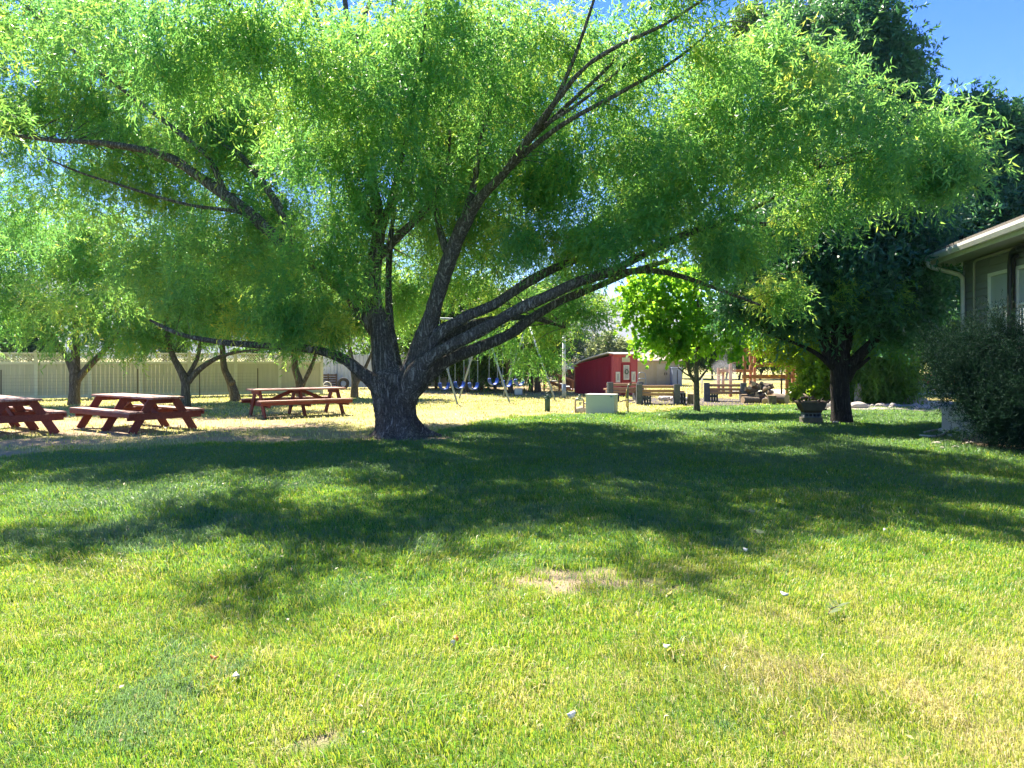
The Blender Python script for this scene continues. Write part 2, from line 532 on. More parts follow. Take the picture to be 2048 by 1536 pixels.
# ------------------------------------------------------------------ grass blades
def blades(name, n, D0, D1, rho_pow, spread, hfun, wfun, keep, label):
    # depth sampled with density falling off like D^-rho_pow
    e = 2 - rho_pow
    u = rng.random(n)
    D = (D0 ** e + u * (D1 ** e - D0 ** e)) ** (1 / e)
    x = (rng.random(n) * 2 - 1) * (spread * D + 3.6)
    dryv, soil, dz = zones(x, D)
    k = keep(x, D, dryv, soil, dz) & (rng.random(n) > sstep(spread * D + .9, spread * D + 3.6, np.abs(x)) * .92)
    x, D, dryv, soil, dz = x[k], D[k], dryv[k], soil[k], dz[k]
    n = len(x)
    tuft = np.clip(fbm(x * 1.6, D * 1.6, 61) + .10 * sstep(-.3, -2.5, x) * sstep(6.5, 4, D), 0, 1)
    tuft2 = vnoise(x * 6, D * 6, 67)
    h = hfun(D, tuft, tuft2, dz) * (.6 + .8 * rng.random(n))
    w = wfun(D) * (.7 + .6 * rng.random(n))
    a = rng.random(n) * 2 * math.pi
    comb = fbm(x * .8, D * .8, 71) * 8
    la = np.where(rng.random(n) < .5, comb + rng.normal(0, .7, n), rng.random(n) * 2 * math.pi)
    lean = h * (.3 + 1.5 * rng.random(n) ** 1.5)
    sx, sy = np.cos(a) * w / 2, np.sin(a) * w / 2
    lx, ly = np.cos(la) * lean, np.sin(la) * lean
    z0 = np.full(n, -.012)
    V = np.empty((n, 5, 3))
    V[:, 0] = np.stack([x - sx, D - sy, z0], 1)
    V[:, 1] = np.stack([x + sx, D + sy, z0], 1)
    V[:, 2] = np.stack([x + sx * .8 + lx * .35, D + sy * .8 + ly * .35, h * .6], 1)
    V[:, 3] = np.stack([x - sx * .8 + lx * .35, D - sy * .8 + ly * .35, h * .6], 1)
    V[:, 4] = np.stack([x + lx, D + ly, h * np.clip(1.0 - .30 * lean / h, .35, 1)], 1)
    t = np.clip(dryv + rng.normal(0, .18, n) + np.where(rng.random(n) < .13, .4, 0), 0, 1)
    sage = sstep(.62, .72, fbm(x * .75 + 3.3, D * .75, 83)) * (dz < .3)
    t = np.where(rng.random(n) < sage * .75, rng.random(n) * .12, t)
    b0 = np.arange(n)[:, None] * 5
    Q = b0 + np.array([[0, 1, 2, 3]])
    T = b0 + np.array([[3, 2, 4]])
    o = np_mesh(name, V.reshape(-1, 3), [Q, T], M['grass'], tint=np.repeat(t, 5))
    o['kind'] = 'stuff'
    o['label'] = label
    o['category'] = 'grass'


blades('lawn_grass', 1280000, 2.4, 25, 1.72, .78,
       lambda D, t, t2, dz: (.015 + .022 * t + .012 * (t2 > .7) + .030 * sstep(.58, .75, t)) * (1 + .5 * sstep(6, 16, D)),
       lambda D: .0034 * np.maximum(1, D / 4) ** .85,
       lambda x, D, dv, s, dz: (dz < .75) & (rng.random(len(x)) > s * .93) & (rng.random(len(x)) > dz * .6),
       'mown green lawn grass turning straw yellow towards the near edge')
blades('grass_tufts', 420000, 2.5, 22, 1.6, .78,
       lambda D, t, t2, dz: .038 + .042 * t2,
       lambda D: .0046 * np.maximum(1, D / 4) ** .85,
       lambda x, D, dv, s, dz: (dz < .7) & (s < .3) & (vnoise(x * 2.6 + 5, D * 2.6, 201) * .6 + fbm(x * .5, D * .5, 207) * .55 - .06 * x * (D < 7) * .3 > .66),
       'taller coarse grass tufts standing out of the mown lawn')
blades('dry_grass', 155000, 13, 48, 1.2, .8,
       lambda D, t, t2, dz: .03 + .05 * t,
       lambda D: .006 * np.maximum(1, D / 6) ** .9,
       lambda x, D, dv, s, dz: (dz > .3) & (rng.random(len(x)) > s * .8) & (rng.random(len(x)) > .25),
       'dry straw coloured grass round the picnic tables and swings')


# leaf litter lying in the sward
n = 3400
e = .9
u = rng.random(n)
D = (2.6 ** e + u * (24 ** e - 2.6 ** e)) ** (1 / e)
x = (rng.random(n) * 2 - 1) * (.76 * D + 1)
a = rng.random(n) * 6.283
ll = (.012 + .020 * rng.random(n)) * (1 + .06 * D)
ww = ll * (.14 + .16 * rng.random(n))
z0 = .010 + .012 * rng.random(n)
dx, dy = np.cos(a), np.sin(a)
tl = rng.normal(0, .25, n)
V = np.empty((n, 4, 3))
V[:, 0] = np.stack([x, D, z0], 1)
V[:, 1] = np.stack([x + dx * ll * .45 - dy * ww, D + dy * ll * .45 + dx * ww, z0 + tl * ll * .4 + .004], 1)
V[:, 2] = np.stack([x + dx * ll, D + dy * ll, z0 + tl * ll], 1)
V[:, 3] = np.stack([x + dx * ll * .45 + dy * ww, D + dy * ll * .45 - dx * ww, z0 + tl * ll * .4 + .001], 1)
o = np_mesh('leaf_litter', V.reshape(-1, 3), [np.arange(n * 4).reshape(-1, 4)], M['litter'], tint=np.repeat(rng.random(n), 4))
o['kind'] = 'stuff'
o['label'] = 'dry yellow and brown willow leaves scattered through the lawn'
o['category'] = 'leaf litter'


# ------------------------------------------------------------------ trees
def catmull(pts, step=.12):
    """pts: list of (Vector, r) -> denser"""
    out = []
    n = len(pts)
    for i in range(n - 1):
        p0, p1, p2, p3 = [pts[max(0, min(n - 1, i + k))][0] for k in (-1, 0, 1, 2)]
        r1, r2 = pts[i][1], pts[i + 1][1]
        k = max(2, int((p2 - p1).length / step))
        for j in range(k):
            t = j / k
            t2, t3 = t * t, t * t * t
            p = .5 * ((2 * p1) + (p2 - p0) * t + (2 * p0 - 5 * p1 + 4 * p2 - p3) * t2 + (-p0 + 3 * p1 - 3 * p2 + p3) * t3)
            out.append((p, r1 + (r2 - r1) * t))
    out.append(pts[-1])
    return out


def limb_mesh(mb, path, sides=14, rough=.1, step=.12, root=None):
    """path in world; stored relative to root"""
    d = catmull(path, step)
    root = root or Vector((0, 0, 0))
    n0 = len(mb.V)
    mb.tube([p - root for p, r in d], [r for p, r in d], sides)
    if rough:
        for i in range(len(d)):
            c = d[i][0] - root
            for k in range(sides):
                v = Vector(mb.V[n0 + i * sides + k])
                w = v + root
                s = 1 + rough * (mnoise.noise(Vector((w.x * 3, w.y * 3, w.z * 1.6))) + .6 * abs(mnoise.noise(Vector((w.x * 11, w.y * 11, w.z * 3)))))
                mb.V[n0 + i * sides + k] = tuple(c + (v - c) * s)
    return d


def px_path(pts):
    """(px, py, D, r_px) -> (Vector, r)"""
    return [(P(a, b_, D), r * D / F) for a, b_, D, r in pts]


LEAF_KITE = np.array([(0, 0), (.5, .38), (0, 1), (-.5, .38)])
LEAF_BROAD = np.array([(0, 0), (.42, .12), (.5, .55), (0, 1), (-.5, .55), (-.42, .12)])


def unit(a):
    return a / np.maximum(np.linalg.norm(a, axis=-1, keepdims=True), 1e-9)


def blobs_px(bl):
    out = []
    for q in bl:
        px, py, rx, ry, D = q[:5]
        rz = q[5] if len(q) > 5 and q[5] else (rx + ry) / 2 * D / F
        wt = q[6] if len(q) > 6 else 1.0
        out.append((P(px, py, D), rx * D / F, rz, ry * D / F, wt))
    return out


def crown_arrays(blobs, n_leaves, L, W, per_spray=12, sprays=22, slen=.5, droop=.5, sigma=.30, shell=.38, up=0.0, shape=LEAF_KITE, ymul=1.0):
    wts = np.array([(b_[1] * b_[3]) * b_[4] for b_ in blobs])
    wts /= wts.sum()
    Vs, Ts, Cl = [], [], []
    for (c, rx, ry, rz, wt), w in zip(blobs, wts):
        nc = max(3, int(round(w * n_leaves / (per_spray * sprays))))
        d = unit(rng.normal(size=(nc, 3)))
        rad = rng.random(nc) ** shell
        C = np.array(c) + d * rad[:, None] * np.array([rx, ry, rz])
        Cl.append(C)
        sg = np.minimum(sigma, .45 * min(rx, rz))
        ctint = np.clip(rng.normal(.45, .17, nc), 0, 1)
        ns = nc * sprays
        Sp = np.repeat(C, sprays, 0) + rng.normal(0, 1, (ns, 3)) * np.array([sg, sg, sg * .8])
        out = np.repeat(d, sprays, 0)
        ax = unit(.55 * out + .75 * unit(rng.normal(size=(ns, 3))) + np.array([0, 0, up - droop]))
        stint = np.repeat(ctint, sprays) + rng.normal(0, .10, ns)
        ln = slen * (.6 + .8 * rng.random(ns))
        j = (np.arange(per_spray) + rng.random((ns, per_spray)) * .7) / per_spray
        s = j * ln[:, None]
        base = Sp[:, None, :] + ax[:, None, :] * s[..., None]
        base[..., 2] -= droop * .45 * s * s / max(slen, .1)
        nl = ns * per_spray
        base = base.reshape(nl, 3)
        axl = np.repeat(ax, per_spray, 0)
        side = unit(rng.normal(size=(nl, 3)))
        ld = unit(.55 * axl + .75 * side + np.array([0, 0, -droop * .55 + up * .3]))
        nrm = unit(np.cross(ld, unit(rng.normal(size=(nl, 3)) + np.array([0, 0, .4]))))
        ll = L * (.65 + .7 * rng.random(nl))
        ww = W * (.7 + .6 * rng.random(nl))
        k = len(shape)
        v = base[:, None, :] + ld[:, None, :] * (shape[None, :, 1] * ll[:, None])[..., None] + nrm[:, None, :] * (shape[None, :, 0] * ww[:, None])[..., None]
        # fold the blade a little along its midrib
        bend = np.cross(ld, nrm)
        v = v + bend[:, None, :] * ((np.abs(shape[None, :, 0]) * .5 - shape[None, :, 1] ** 2 * .22) * ll[:, None] * .5)[..., None]
        Vs.append(v.reshape(-1, 3))
        t = np.repeat(stint, per_spray) + rng.normal(0, .10, nl)
        t = np.where(rng.random(nl) < .006, 1.0, np.clip(t, 0, .93))
        Ts.append(np.repeat(t, k))
    return np.concatenate(Vs), np.concatenate(Ts), np.concatenate(Cl)


def twig_arrays(starts, ends, r0, r1, sag=.15, seg=5):
    """thin branchlets from starts to ends, 4-sided"""
    n = len(starts)
    mid = (starts + ends) / 2
    Ln = np.linalg.norm(ends - starts, axis=1)
    mid[:, 2] += Ln * sag
    mid += rng.normal(0, .08, (n, 3)) * Ln[:, None]
    t = np.linspace(0, 1, seg)[None, :, None]
    pts = starts[:, None] * (1 - t) ** 2 + 2 * mid[:, None] * t * (1 - t) + ends[:, None] * t * t
    tan = unit(np.gradient(pts, axis=1))
    u = unit(np.cross(tan, np.array([.31, .2, .93])))
    v = np.cross(tan, u)
    rr = (r0 + (r1 - r0) * t) * np.clip(Ln / 2.0, .45, 1.3)[:, None, None]
    ring = np.stack([pts + u * rr, pts + v * rr, pts - u * rr, pts - v * rr], 2)
    V = ring.reshape(-1, 3)
    b0 = np.arange(n)[:, None, None] * (seg * 4)
    q = []
    for s in range(seg - 1):
        for k in range(4):
            k2 = (k + 1) % 4
            q.append((s * 4 + k, s * 4 + k2, s * 4 + 4 + k2, s * 4 + 4 + k))
    return V, (b0 + np.array(q)[None]).reshape(-1, 4)


def crown(parent, blobs, n, L, W, leafm, barkm, skeleton, n_twigs=120, r0=.02, name='crown', **kw):
    V, T, C = crown_arrays(blobs, n, L, W, **kw)
    shape = kw.get('shape', LEAF_KITE)
    k = len(shape)
    Fl = np.arange(len(V)).reshape(-1, k)
    root = np.array(parent.location)
    Fs, midx = [Fl], [np.zeros(len(Fl), dtype=np.int32)]
    Vall, Tall = [V], [T]
    if n_twigs and len(skeleton):
        sk = np.array(skeleton)
        pick = rng.permutation(len(C))[:n_twigs]
        E = C[pick]
        d2 = ((E[:, None, :] - sk[None]) ** 2).sum(-1)
        near = np.argsort(d2 + rng.random(d2.shape) * .8, axis=1)[:, 0]
        dd = np.linalg.norm(sk[near] - E, axis=1)
        okk = (dd < np.percentile(dd, 80)) & (E[:, 2] - sk[near][:, 2] > -.6)
        TV, TF = twig_arrays(sk[near][okk], E[okk], r0, r0 * .3)
        Fs.append(TF + len(V))
        midx.append(np.ones(len(TF), dtype=np.int32))
        Vall.append(TV)
        Tall.append(np.full(len(TV), .5))
    Vall = np.concatenate(Vall) - root
    return np_mesh(name, Vall, Fs, [leafm, barkm], midx=np.concatenate(midx), tint=np.concatenate(Tall), parent=parent)


def simple_tree(name, label, base, limbs, blobs, n, L, W, leafm, barkm, group=None, cat='tree', twigs=60, sides=10, rough=.1, tr0=.015, **kw):
    """limbs: list of pixel paths, the first one the trunk"""
    t = thing(name, label, cat, base, 0, group)
    root = Vector(base)
    sk = []
    for i, l in enumerate(limbs):
        mb = MB()
        d = limb_mesh(mb, px_path(l) if not isinstance(l[0][0], Vector) else l, sides, rough, .15, root)
        mb.build('trunk' if i == 0 else 'limb', barkm, t, smooth=True)
        sk += [tuple(p) for p, r in (d if i else d[len(d) // 2:])]
    if blobs:
        crown(t, blobs, n, L, W, leafm, barkm, sk, twigs, tr0, **kw)
    return t


# ---- the big willow
WB = G(803, 872)
W = thing('willow_tree', 'huge old willow with a thick furrowed trunk and wide crown shading the lawn', 'tree', WB)
prof = [(888, 812, 78), (878, 808, 66), (868, 804, 54), (860, 801, 46), (848, 797, 42), (831, 794, 40), (810, 792, 42.5), (789, 792, 44), (768, 794, 49), (752, 795, 50), (742, 796, 42), (733, 797, 26)]
D0 = WB.y
pz = [H + (HZ - a) / F * D0 for a, b_, c in prof]
pxc = [(b_ - 1024) / F * D0 for a, b_, c in prof]
pr = [c * D0 / F for a, b_, c in prof]
ns, nr = 128, 90
V = np.zeros((nr, ns, 3))
for i in range(nr):
    z = pz[0] + (pz[-1] - pz[0]) * i / (nr - 1)
    cx, rr = np.interp(z, pz, pxc), np.interp(z, pz, pr)
    for k in range(ns):
        a = 2 * math.pi * k / ns
        ca, sa = math.cos(a), math.sin(a)
        q = Vector((ca, sa, 0))
        big = mnoise.noise(Vector((ca * 1.5, sa * 1.5, z * .5))) * .12
        tw = a + z * .25 + mnoise.noise(Vector((ca * 1.2 + 4, sa * 1.2, z * 1.2))) * .9
        fur = abs(mnoise.noise(Vector((math.cos(tw) * 5.5, math.sin(tw) * 5.5, z * .8)))) + .5 * abs(mnoise.noise(Vector((math.cos(tw) * 12, math.sin(tw) * 12, z * 2.2))))
        flare = max(0, .55 - z) ** 1.6 * (.85 * max(0, math.sin(a * 2.5 + 1.3)) ** 1.5 + .35 * max(0, math.cos(a * 4 - .6)) ** 2)
        r = rr * (1 + big + .22 * (fur - .3) + flare)
        # cleft running up the front between the two merged stems
        r *= 1 - .10 * math.exp(-((a - 4.55 - .12 * z) / .13) ** 2)
        V[i, k] = (cx + ca * r, D0 + sa * r * .92, z)
i = (np.arange(nr - 1)[:, None] * ns + np.arange(ns)[None]).ravel()
k = np.tile((np.arange(ns) + 1) % ns, nr - 1) + np.repeat(np.arange(nr - 1) * ns, ns)
Fq = np.stack([i, k, k + ns, i + ns], 1)
V = np.concatenate([V.reshape(-1, 3), [[pxc[-1], D0, pz[-1] + .03]]])
top = (nr - 1) * ns
Ft = np.stack([top + np.arange(ns), top + (np.arange(ns) + 1) % ns, np.full(ns, nr * ns)], 1)
np_mesh('trunk', V - np.array(WB), [Fq, Ft], M['willow_bark'], smooth=True, parent=W)

WL = [
    # low limb to the left
    [(776, 800, 15.7, 20), (748, 765, 15.6, 16), (718, 742, 15.5, 12), (684, 716, 15.4, 10), (620, 698, 15.2, 7.5), (540, 692, 15.1, 6.5), (440, 684, 15.1, 6), (360, 668, 15.2, 4), (300, 640, 15.3, 2.5)],
    # upright left stem
    [(782, 790, 15.7, 30), (772, 740, 15.7, 27), (764, 690, 15.7, 21), (755, 645, 15.7, 18), (745, 595, 15.7, 17), (746, 540, 15.6, 16), (756, 480, 15.5, 14), (754, 420, 15.4, 12.5), (738, 330, 15.2, 8.1), (722, 220, 15, 7.0), (704, 110, 15, 6.3), (690, 0, 15, 5.2), (684, -90, 15, 3.0)],
    [(704, 120, 15, 5.9), (722, 50, 14.9, 5.2), (745, -10, 14.8, 3.7), (770, -90, 14.8, 2.2)],
    # second, thinner upright behind
    [(790, 770, 16, 20), (788, 710, 16.2, 12), (780, 650, 16.4, 7.5), (777, 580, 16.7, 6.5), (779, 500, 16.9, 6), (790, 400, 17, 4.1), (800, 290, 17, 3.7), (790, 150, 17, 3.0), (785, 0, 17, 2.2)],
    # centre right stem
    [(808, 800, 15.7, 28), (822, 755, 15.6, 26), (840, 700, 15.5, 19), (860, 640, 15.3, 17), (876, 590, 15.1, 14.5), (900, 515, 14.8, 14), (930, 445, 14.5, 13.5), (962, 395, 14.2, 9.6), (1010, 345, 13.7, 8.1), (1058, 275, 13.1, 6.7), (1110, 205, 12.5, 5.5), (1170, 135, 12, 4.4), (1240, 90, 11.6, 4.1), (1330, 48, 11.3, 3.3), (1420, -10, 11, 2.6)],
    [(1010, 345, 13.7, 6.7), (1070, 290, 13.3, 5.5), (1140, 240, 12.8, 4.4), (1250, 180, 12.3, 4.1), (1350, 120, 11.9, 3.0), (1430, 55, 11.6, 1.5)],
    [(1035, 310, 13.5, 5.9), (1090, 240, 13, 4.8), (1130, 160, 12.6, 4.1), (1165, 70, 12.2, 3.3), (1200, -40, 12, 2.6)],
    [(1050, 290, 13.3, 5.2), (1130, 215, 13, 4.1), (1220, 130, 12.6, 3.3), (1290, 40, 12.3, 2.6), (1330, -60, 12, 1.9)],
    [(1090, 250, 12.9, 3.7), (1180, 190, 12.6, 3.0), (1280, 100, 12.2, 2.4), (1360, 10, 12, 1.5)],
    [(920, 470, 14.6, 11), (945, 380, 14.4, 6.7), (962, 280, 14.2, 5.9), (985, 180, 14, 4.8), (975, 80, 13.8, 3.7), (985, -40, 13.7, 2.2)],
    [(900, 515, 14.9, 9), (882, 470, 15.1, 7.5), (872, 410, 15.3, 4.4), (880, 330, 15.6, 3.3), (870, 230, 15.7, 2.2)],
    [(752, 520, 15.6, 9), (800, 470, 15.3, 8), (850, 420, 15.0, 7), (890, 350, 14.8, 3.7), (900, 260, 14.7, 2.6)],
    # long pale limb to the right
    [(808, 805, 15.6, 24), (826, 765, 15.4, 24), (842, 732, 15.3, 18), (868, 710, 15.2, 13.5), (920, 682, 15, 12), (980, 651, 14.8, 11.5), (1040, 617, 14.6, 11), (1100, 590, 14.5, 10.5), (1160, 562, 14.4, 9.5), (1230, 538, 14.3, 8.5), (1300, 503, 14.2, 7.5), (1380, 466, 14.2, 6.5), (1460, 438, 14.2, 5.5), (1540, 400, 14.0, 3.3), (1640, 340, 13.4, 2.2)],
    [(1460, 438, 14.2, 5), (1530, 448, 14.2, 4.5), (1600, 440, 14, 4), (1660, 410, 13.8, 2.2)],
    # dark limb below it
    [(808, 802, 15.8, 22), (834, 768, 15.9, 20), (868, 738, 16, 15.5), (900, 717, 16, 13), (960, 694, 16.1, 11), (1020, 668, 16.2, 10), (1070, 632, 16.3, 9), (1125, 600, 16.3, 8), (1190, 575, 16.2, 6.5), (1260, 545, 16, 5.5), (1340, 520, 15.8, 4)],
    # middle limb
    [(838, 735, 15.5, 20), (858, 695, 15.4, 16), (884, 664, 15.3, 13), (930, 634, 15.3, 10.5), (990, 608, 15.4, 9.5), (1060, 562, 15.5, 9), (1150, 520, 15.6, 8), (1260, 490, 15.6, 6.5), (1340, 455, 15.6, 5), (1430, 400, 15.6, 2.6)],
    [(866, 700, 15.6, 11), (920, 660, 15.9, 9), (980, 640, 16.3, 7.5), (1060, 636, 16.8, 5), (1130, 655, 17.3, 2.5)],
    # low arc to the right
    [(1160, 565, 14.4, 7), (1240, 545, 14.4, 6.5), (1310, 542, 14.5, 6), (1370, 555, 14.6, 5), (1440, 580, 14.8, 3.5), (1520, 610, 15, 2)],
    # long limb up to the left
    [(752, 660, 15.8, 18), (700, 590, 15.9, 14), (640, 540, 16, 13), (582, 502, 16.1, 12.5), (500, 428, 16.2, 11.5), (410, 362, 16.4, 10), (330, 312, 16.6, 8), (210, 287, 16.8, 5.5), (100, 280, 17, 4), (-20, 262, 17.2, 3)],
    [(590, 505, 16.1, 9), (570, 440, 16.2, 8.5), (540, 385, 16.3, 7.5), (490, 320, 16.4, 6), (440, 280, 16.5, 4.5), (360, 180, 16.7, 3.5), (280, 100, 16.8, 2.5)],
    [(450, 390, 16.3, 7), (420, 320, 16.3, 6), (370, 275, 16.3, 5), (260, 190, 16.4, 4), (180, 130, 16.4, 3), (90, 50, 16.4, 2)],
    [(530, 455, 16.2, 5), (480, 425, 16.1, 4), (390, 412, 16, 3.2), (320, 395, 16, 3), (240, 370, 16, 2.6), (160, 345, 16, 2), (90, 315, 16, 1.5)],
    [(640, 290, 15.5, 3.7), (610, 200, 15.6, 3.3), (570, 110, 15.7, 3.0), (530, 30, 15.8, 3), (510, -30, 15.8, 2)],
    [(690, 200, 15.2, 4.4), (665, 110, 15.3, 3.7), (640, 50, 15.4, 3.3), (618, -10, 15.4, 3.0)],
    # leaders that carry the near part of the crown
    [(735, 320, 15.2, 5.9), (690, 240, 14.4, 4.8), (610, 150, 13.4, 3.7), (520, 60, 12.5, 4), (420, -20, 12, 3)],
    [(760, 470, 15.5, 9), (800, 330, 14.4, 5.2), (830, 190, 13.3, 3.7), (850, 60, 12.4, 3.0), (860, -60, 12, 1.9)],
]
wsk = []
for l in WL:
    mb = MB()
    d = limb_mesh(mb, px_path(l), 26 if l[0][3] > 15 else 10, .20 if l[0][3] > 15 else .10, .08, WB)
    mb.build('limb', M['willow_bark'], W, smooth=True)
    wsk += [tuple(p) for p, r in d[len(d) // 4:] if r < .2]
# snapped stub with bare orange wood
mb = MB()
limb_mesh(mb, px_path([(748, 455, 15.5, 15), (725, 415, 15.1, 14), (708, 390, 14.9, 12), (697, 362, 14.8, 8), (693, 338, 14.8, 3)]), 12, .12, .06, WB)
st = mb.build('snapped_limb', M['willow_bark'], W, smooth=True)
st['label'] = 'snapped limb stub showing torn orange wood'
mb = MB()
limb_mesh(mb, px_path([(716, 398, 14.84, 6), (706, 378, 14.74, 7), (699, 358, 14.7, 5), (694, 338, 14.76, 2)]), 8, .1, .05, WB)
mb.build('torn_wood', M['bare_wood'], st, smooth=True)

WBL = blobs_px([
    (90, 70, 230, 150, 18), (330, 40, 220, 110, 12.2, 1.6, 1.15), (140, 260, 220, 130, 18.4), (380, 190, 200, 120, 17.6), (50, 400, 140, 80, 19.5, 0, .6), (260, 400, 190, 90, 18.4, 0, .6),
    (520, 310, 140, 110, 17.4), (585, 150, 130, 95, 12.4, 1.3, 1.0), (440, 520, 180, 75, 15.6, 0, .62), (600, 580, 105, 75, 14.6, 0, .75), (650, 425, 90, 78, 14.8), (665, 560, 62, 48, 15.0, 0, .8), (320, 530, 150, 80, 16.6, 0, .5), (520, 440, 120, 60, 17.2),
    (490, -10, 170, 80, 11.6, 1.4, 1.1), (380, 600, 120, 40, 15.2, 0, .5), (200, 560, 140, 60, 17, 0, .35),
    (770, 200, 95, 95, 13), (820, 40, 190, 90, 12.2, 1.4, .95), (900, 110, 110, 110, 13.6), (935, 160, 62, 125, 12.3), (790, 330, 130, 90, 14.4), (880, 400, 110, 70, 15.9),
    (690, 280, 105, 95, 13.8), (1000, 410, 120, 70, 15.6), (1010, 230, 130, 110, 15.5), (1090, 70, 150, 95, 13.2), (1150, 280, 140, 100, 14.6), (1190, 400, 140, 75, 15),
    (1090, 480, 110, 50, 15.8), (1240, 180, 110, 95, 13.4), (1310, 320, 135, 85, 13.6), (1390, 415, 130, 62, 14.6), (1290, 30, 130, 60, 12, 0, .8), (1380, -60, 150, 60, 11.6, 0, .9), (1410, 110, 85, 50, 11.7, 0, .6), (1190, 478, 105, 44, 13.7, 0, .9), (1330, 440, 115, 50, 13.5), (1040, 470, 85, 42, 14.1, 0, .8), (1440, 470, 90, 40, 13.6, 0, .8),
    (1470, 210, 120, 90, 13.2), (1430, 95, 85, 55, 13, 0, .6), (1590, 135, 100, 78, 13), (1600, 260, 150, 88, 12.6), (1730, 250, 120, 72, 12.2), (1830, 295, 80, 72, 11.8),
    (1885, 340, 52, 62, 11.8), (1903, 385, 34, 46, 11.8), (1560, 375, 150, 55, 13.2), (1690, 340, 130, 52, 12.6), (1480, 495, 130, 44, 14.6), (1670, 165, 55, 45, 12.8), (1500, 70, 65, 48, 13.4),
    (1220, 490, 100, 36, 15, 0, .7), (1630, 585, 100, 32, 18, 0, .5), (1740, 580, 55, 30, 18, 0, .45), (1540, 588, 60, 26, 15.4, 0, .45),
    (650, 650, 70, 32, 14.9, 0, .8), (545, 636, 76, 30, 15, 0, .7), (-190, 40, 170, 170, 11.8, 0, .8), (-150, 250, 120, 110, 12.2, 0, .6),
    # far side of the crown, lit from behind
    (955, 500, 100, 60, 17.5, 1.6, 1.0), (585, 505, 90, 55, 15.2, 0, .7), (815, 545, 70, 85, 20), (805, 630, 40, 50, 19.6), (930, 545, 110, 65, 19.5), (1060, 605, 80, 45, 19.4), (1060, 680, 45, 45, 19.2), (1000, 640, 60, 30, 19.4), (1130, 620, 48, 46, 18.5, 0, .6),
    (1170, 622, 32, 38, 17, 0, .35), (700, 500, 120, 90, 20, 0, .7), (560, 510, 130, 90, 20.5, 0, .7), (1170, 540, 80, 30, 18, 0, .45), (900, 310, 240, 140, 20.5, 2.5, .8), (1250, 380, 190, 100, 19.5, 2.2, .8), (500, 230, 250, 130, 21, 2.5, .7), (740, 130, 190, 120, 18, 2.4, .9), (1040, 150, 200, 130, 18, 2.4, .9), (380, 330, 220, 110, 19.5, 2.2, .7), (1330, 240, 150, 110, 16.5, 2, .8), (860, 250, 160, 120, 16.5, 2, .8),
])
crown(W, WBL, 700000, .125, .024, M['willow_leaf'], M['willow_bark'], wsk, 700, .012, per_spray=14, sprays=58, slen=.44, droop=.45, sigma=.29, shell=.45)

# ---- small willows along the fence
fw = dict(per_spray=12, sprays=20, slen=.45, droop=.55, sigma=.26)
simple_tree('young_willow', 'forked young willow nearest the left edge, in front of the lattice fence', G(148, 808),
            [[(148, 812, 26.4, 13), (149, 780, 26.4, 10), (150, 755, 26.4, 11), (150, 725, 26.4, 9), (152, 690, 26.4, 8), (150, 640, 26.5, 5), (145, 560, 26.5, 3)],
             [(152, 765, 26.4, 7), (175, 735, 26.4, 7), (205, 705, 26.3, 5.5), (235, 670, 26.2, 4), (270, 620, 26, 2)],
             [(148, 750, 26.4, 7), (133, 715, 26.5, 5), (110, 680, 26.6, 4), (70, 630, 26.8, 2)]],
            blobs_px([(60, 536, 130, 100, 27), (150, 576, 130, 80, 26.5), (240, 586, 110, 80, 26), (40, 636, 90, 45, 26, 0, .8), (150, 666, 80, 42, 25.8, 0, .7), (100, 476, 160, 80, 27), (-60, 576, 120, 110, 27), (250, 496, 130, 80, 26.5)]),
            72000, .16, .034, M['willow_leaf'], M['thin_bark'], 'young willows by the fence', **fw)
simple_tree('young_willow', 'young willow with a wide V fork standing behind the middle picnic table', G(371, 812),
            [[(371, 816, 25, 12), (371, 780, 25, 8.5), (371, 762, 25, 9), (358, 735, 25, 7), (345, 710, 25, 6), (335, 670, 25, 5), (330, 600, 25, 3)],
             [(372, 770, 25, 7), (395, 742, 25, 6), (430, 718, 24.9, 4.5), (470, 705, 24.8, 3), (520, 700, 24.7, 1.5)],
             [(368, 765, 25, 5), (384, 738, 25.2, 4.5), (398, 705, 25.4, 3.5), (400, 650, 25.6, 2)]],
            blobs_px([(330, 596, 110, 70, 25), (430, 606, 110, 65, 25.2), (370, 536, 130, 80, 25.5), (300, 666, 45, 35, 24.8, 0, .7), (470, 536, 110, 70, 25.5), (225, 666, 40, 35, 25, 0, .6)]),
            52000, .16, .034, M['willow_leaf'], M['thin_bark'], 'young willows by the fence', **fw)
simple_tree('young_willow', 'leaning young willow with a sawn side stub on its pale trunk', G(471, 801),
            [[(473, 806, 28.7, 11), (468, 785, 28.7, 9.5), (459, 760, 28.7, 7.5), (449, 738, 28.7, 6.5), (446, 710, 28.7, 6), (444, 670, 28.7, 5), (440, 610, 28.7, 3)],
             [(462, 768, 28.6, 5), (468, 764, 28.5, 4.5), (471, 763, 28.5, 4)]],
            blobs_px([(440, 576, 110, 70, 28.7), (500, 616, 80, 45, 28.9, 0, .7), (420, 636, 50, 35, 28.5, 0, .6)]),
            36000, .17, .036, M['willow_leaf'], M['thin_bark'], 'young willows by the fence', **fw)
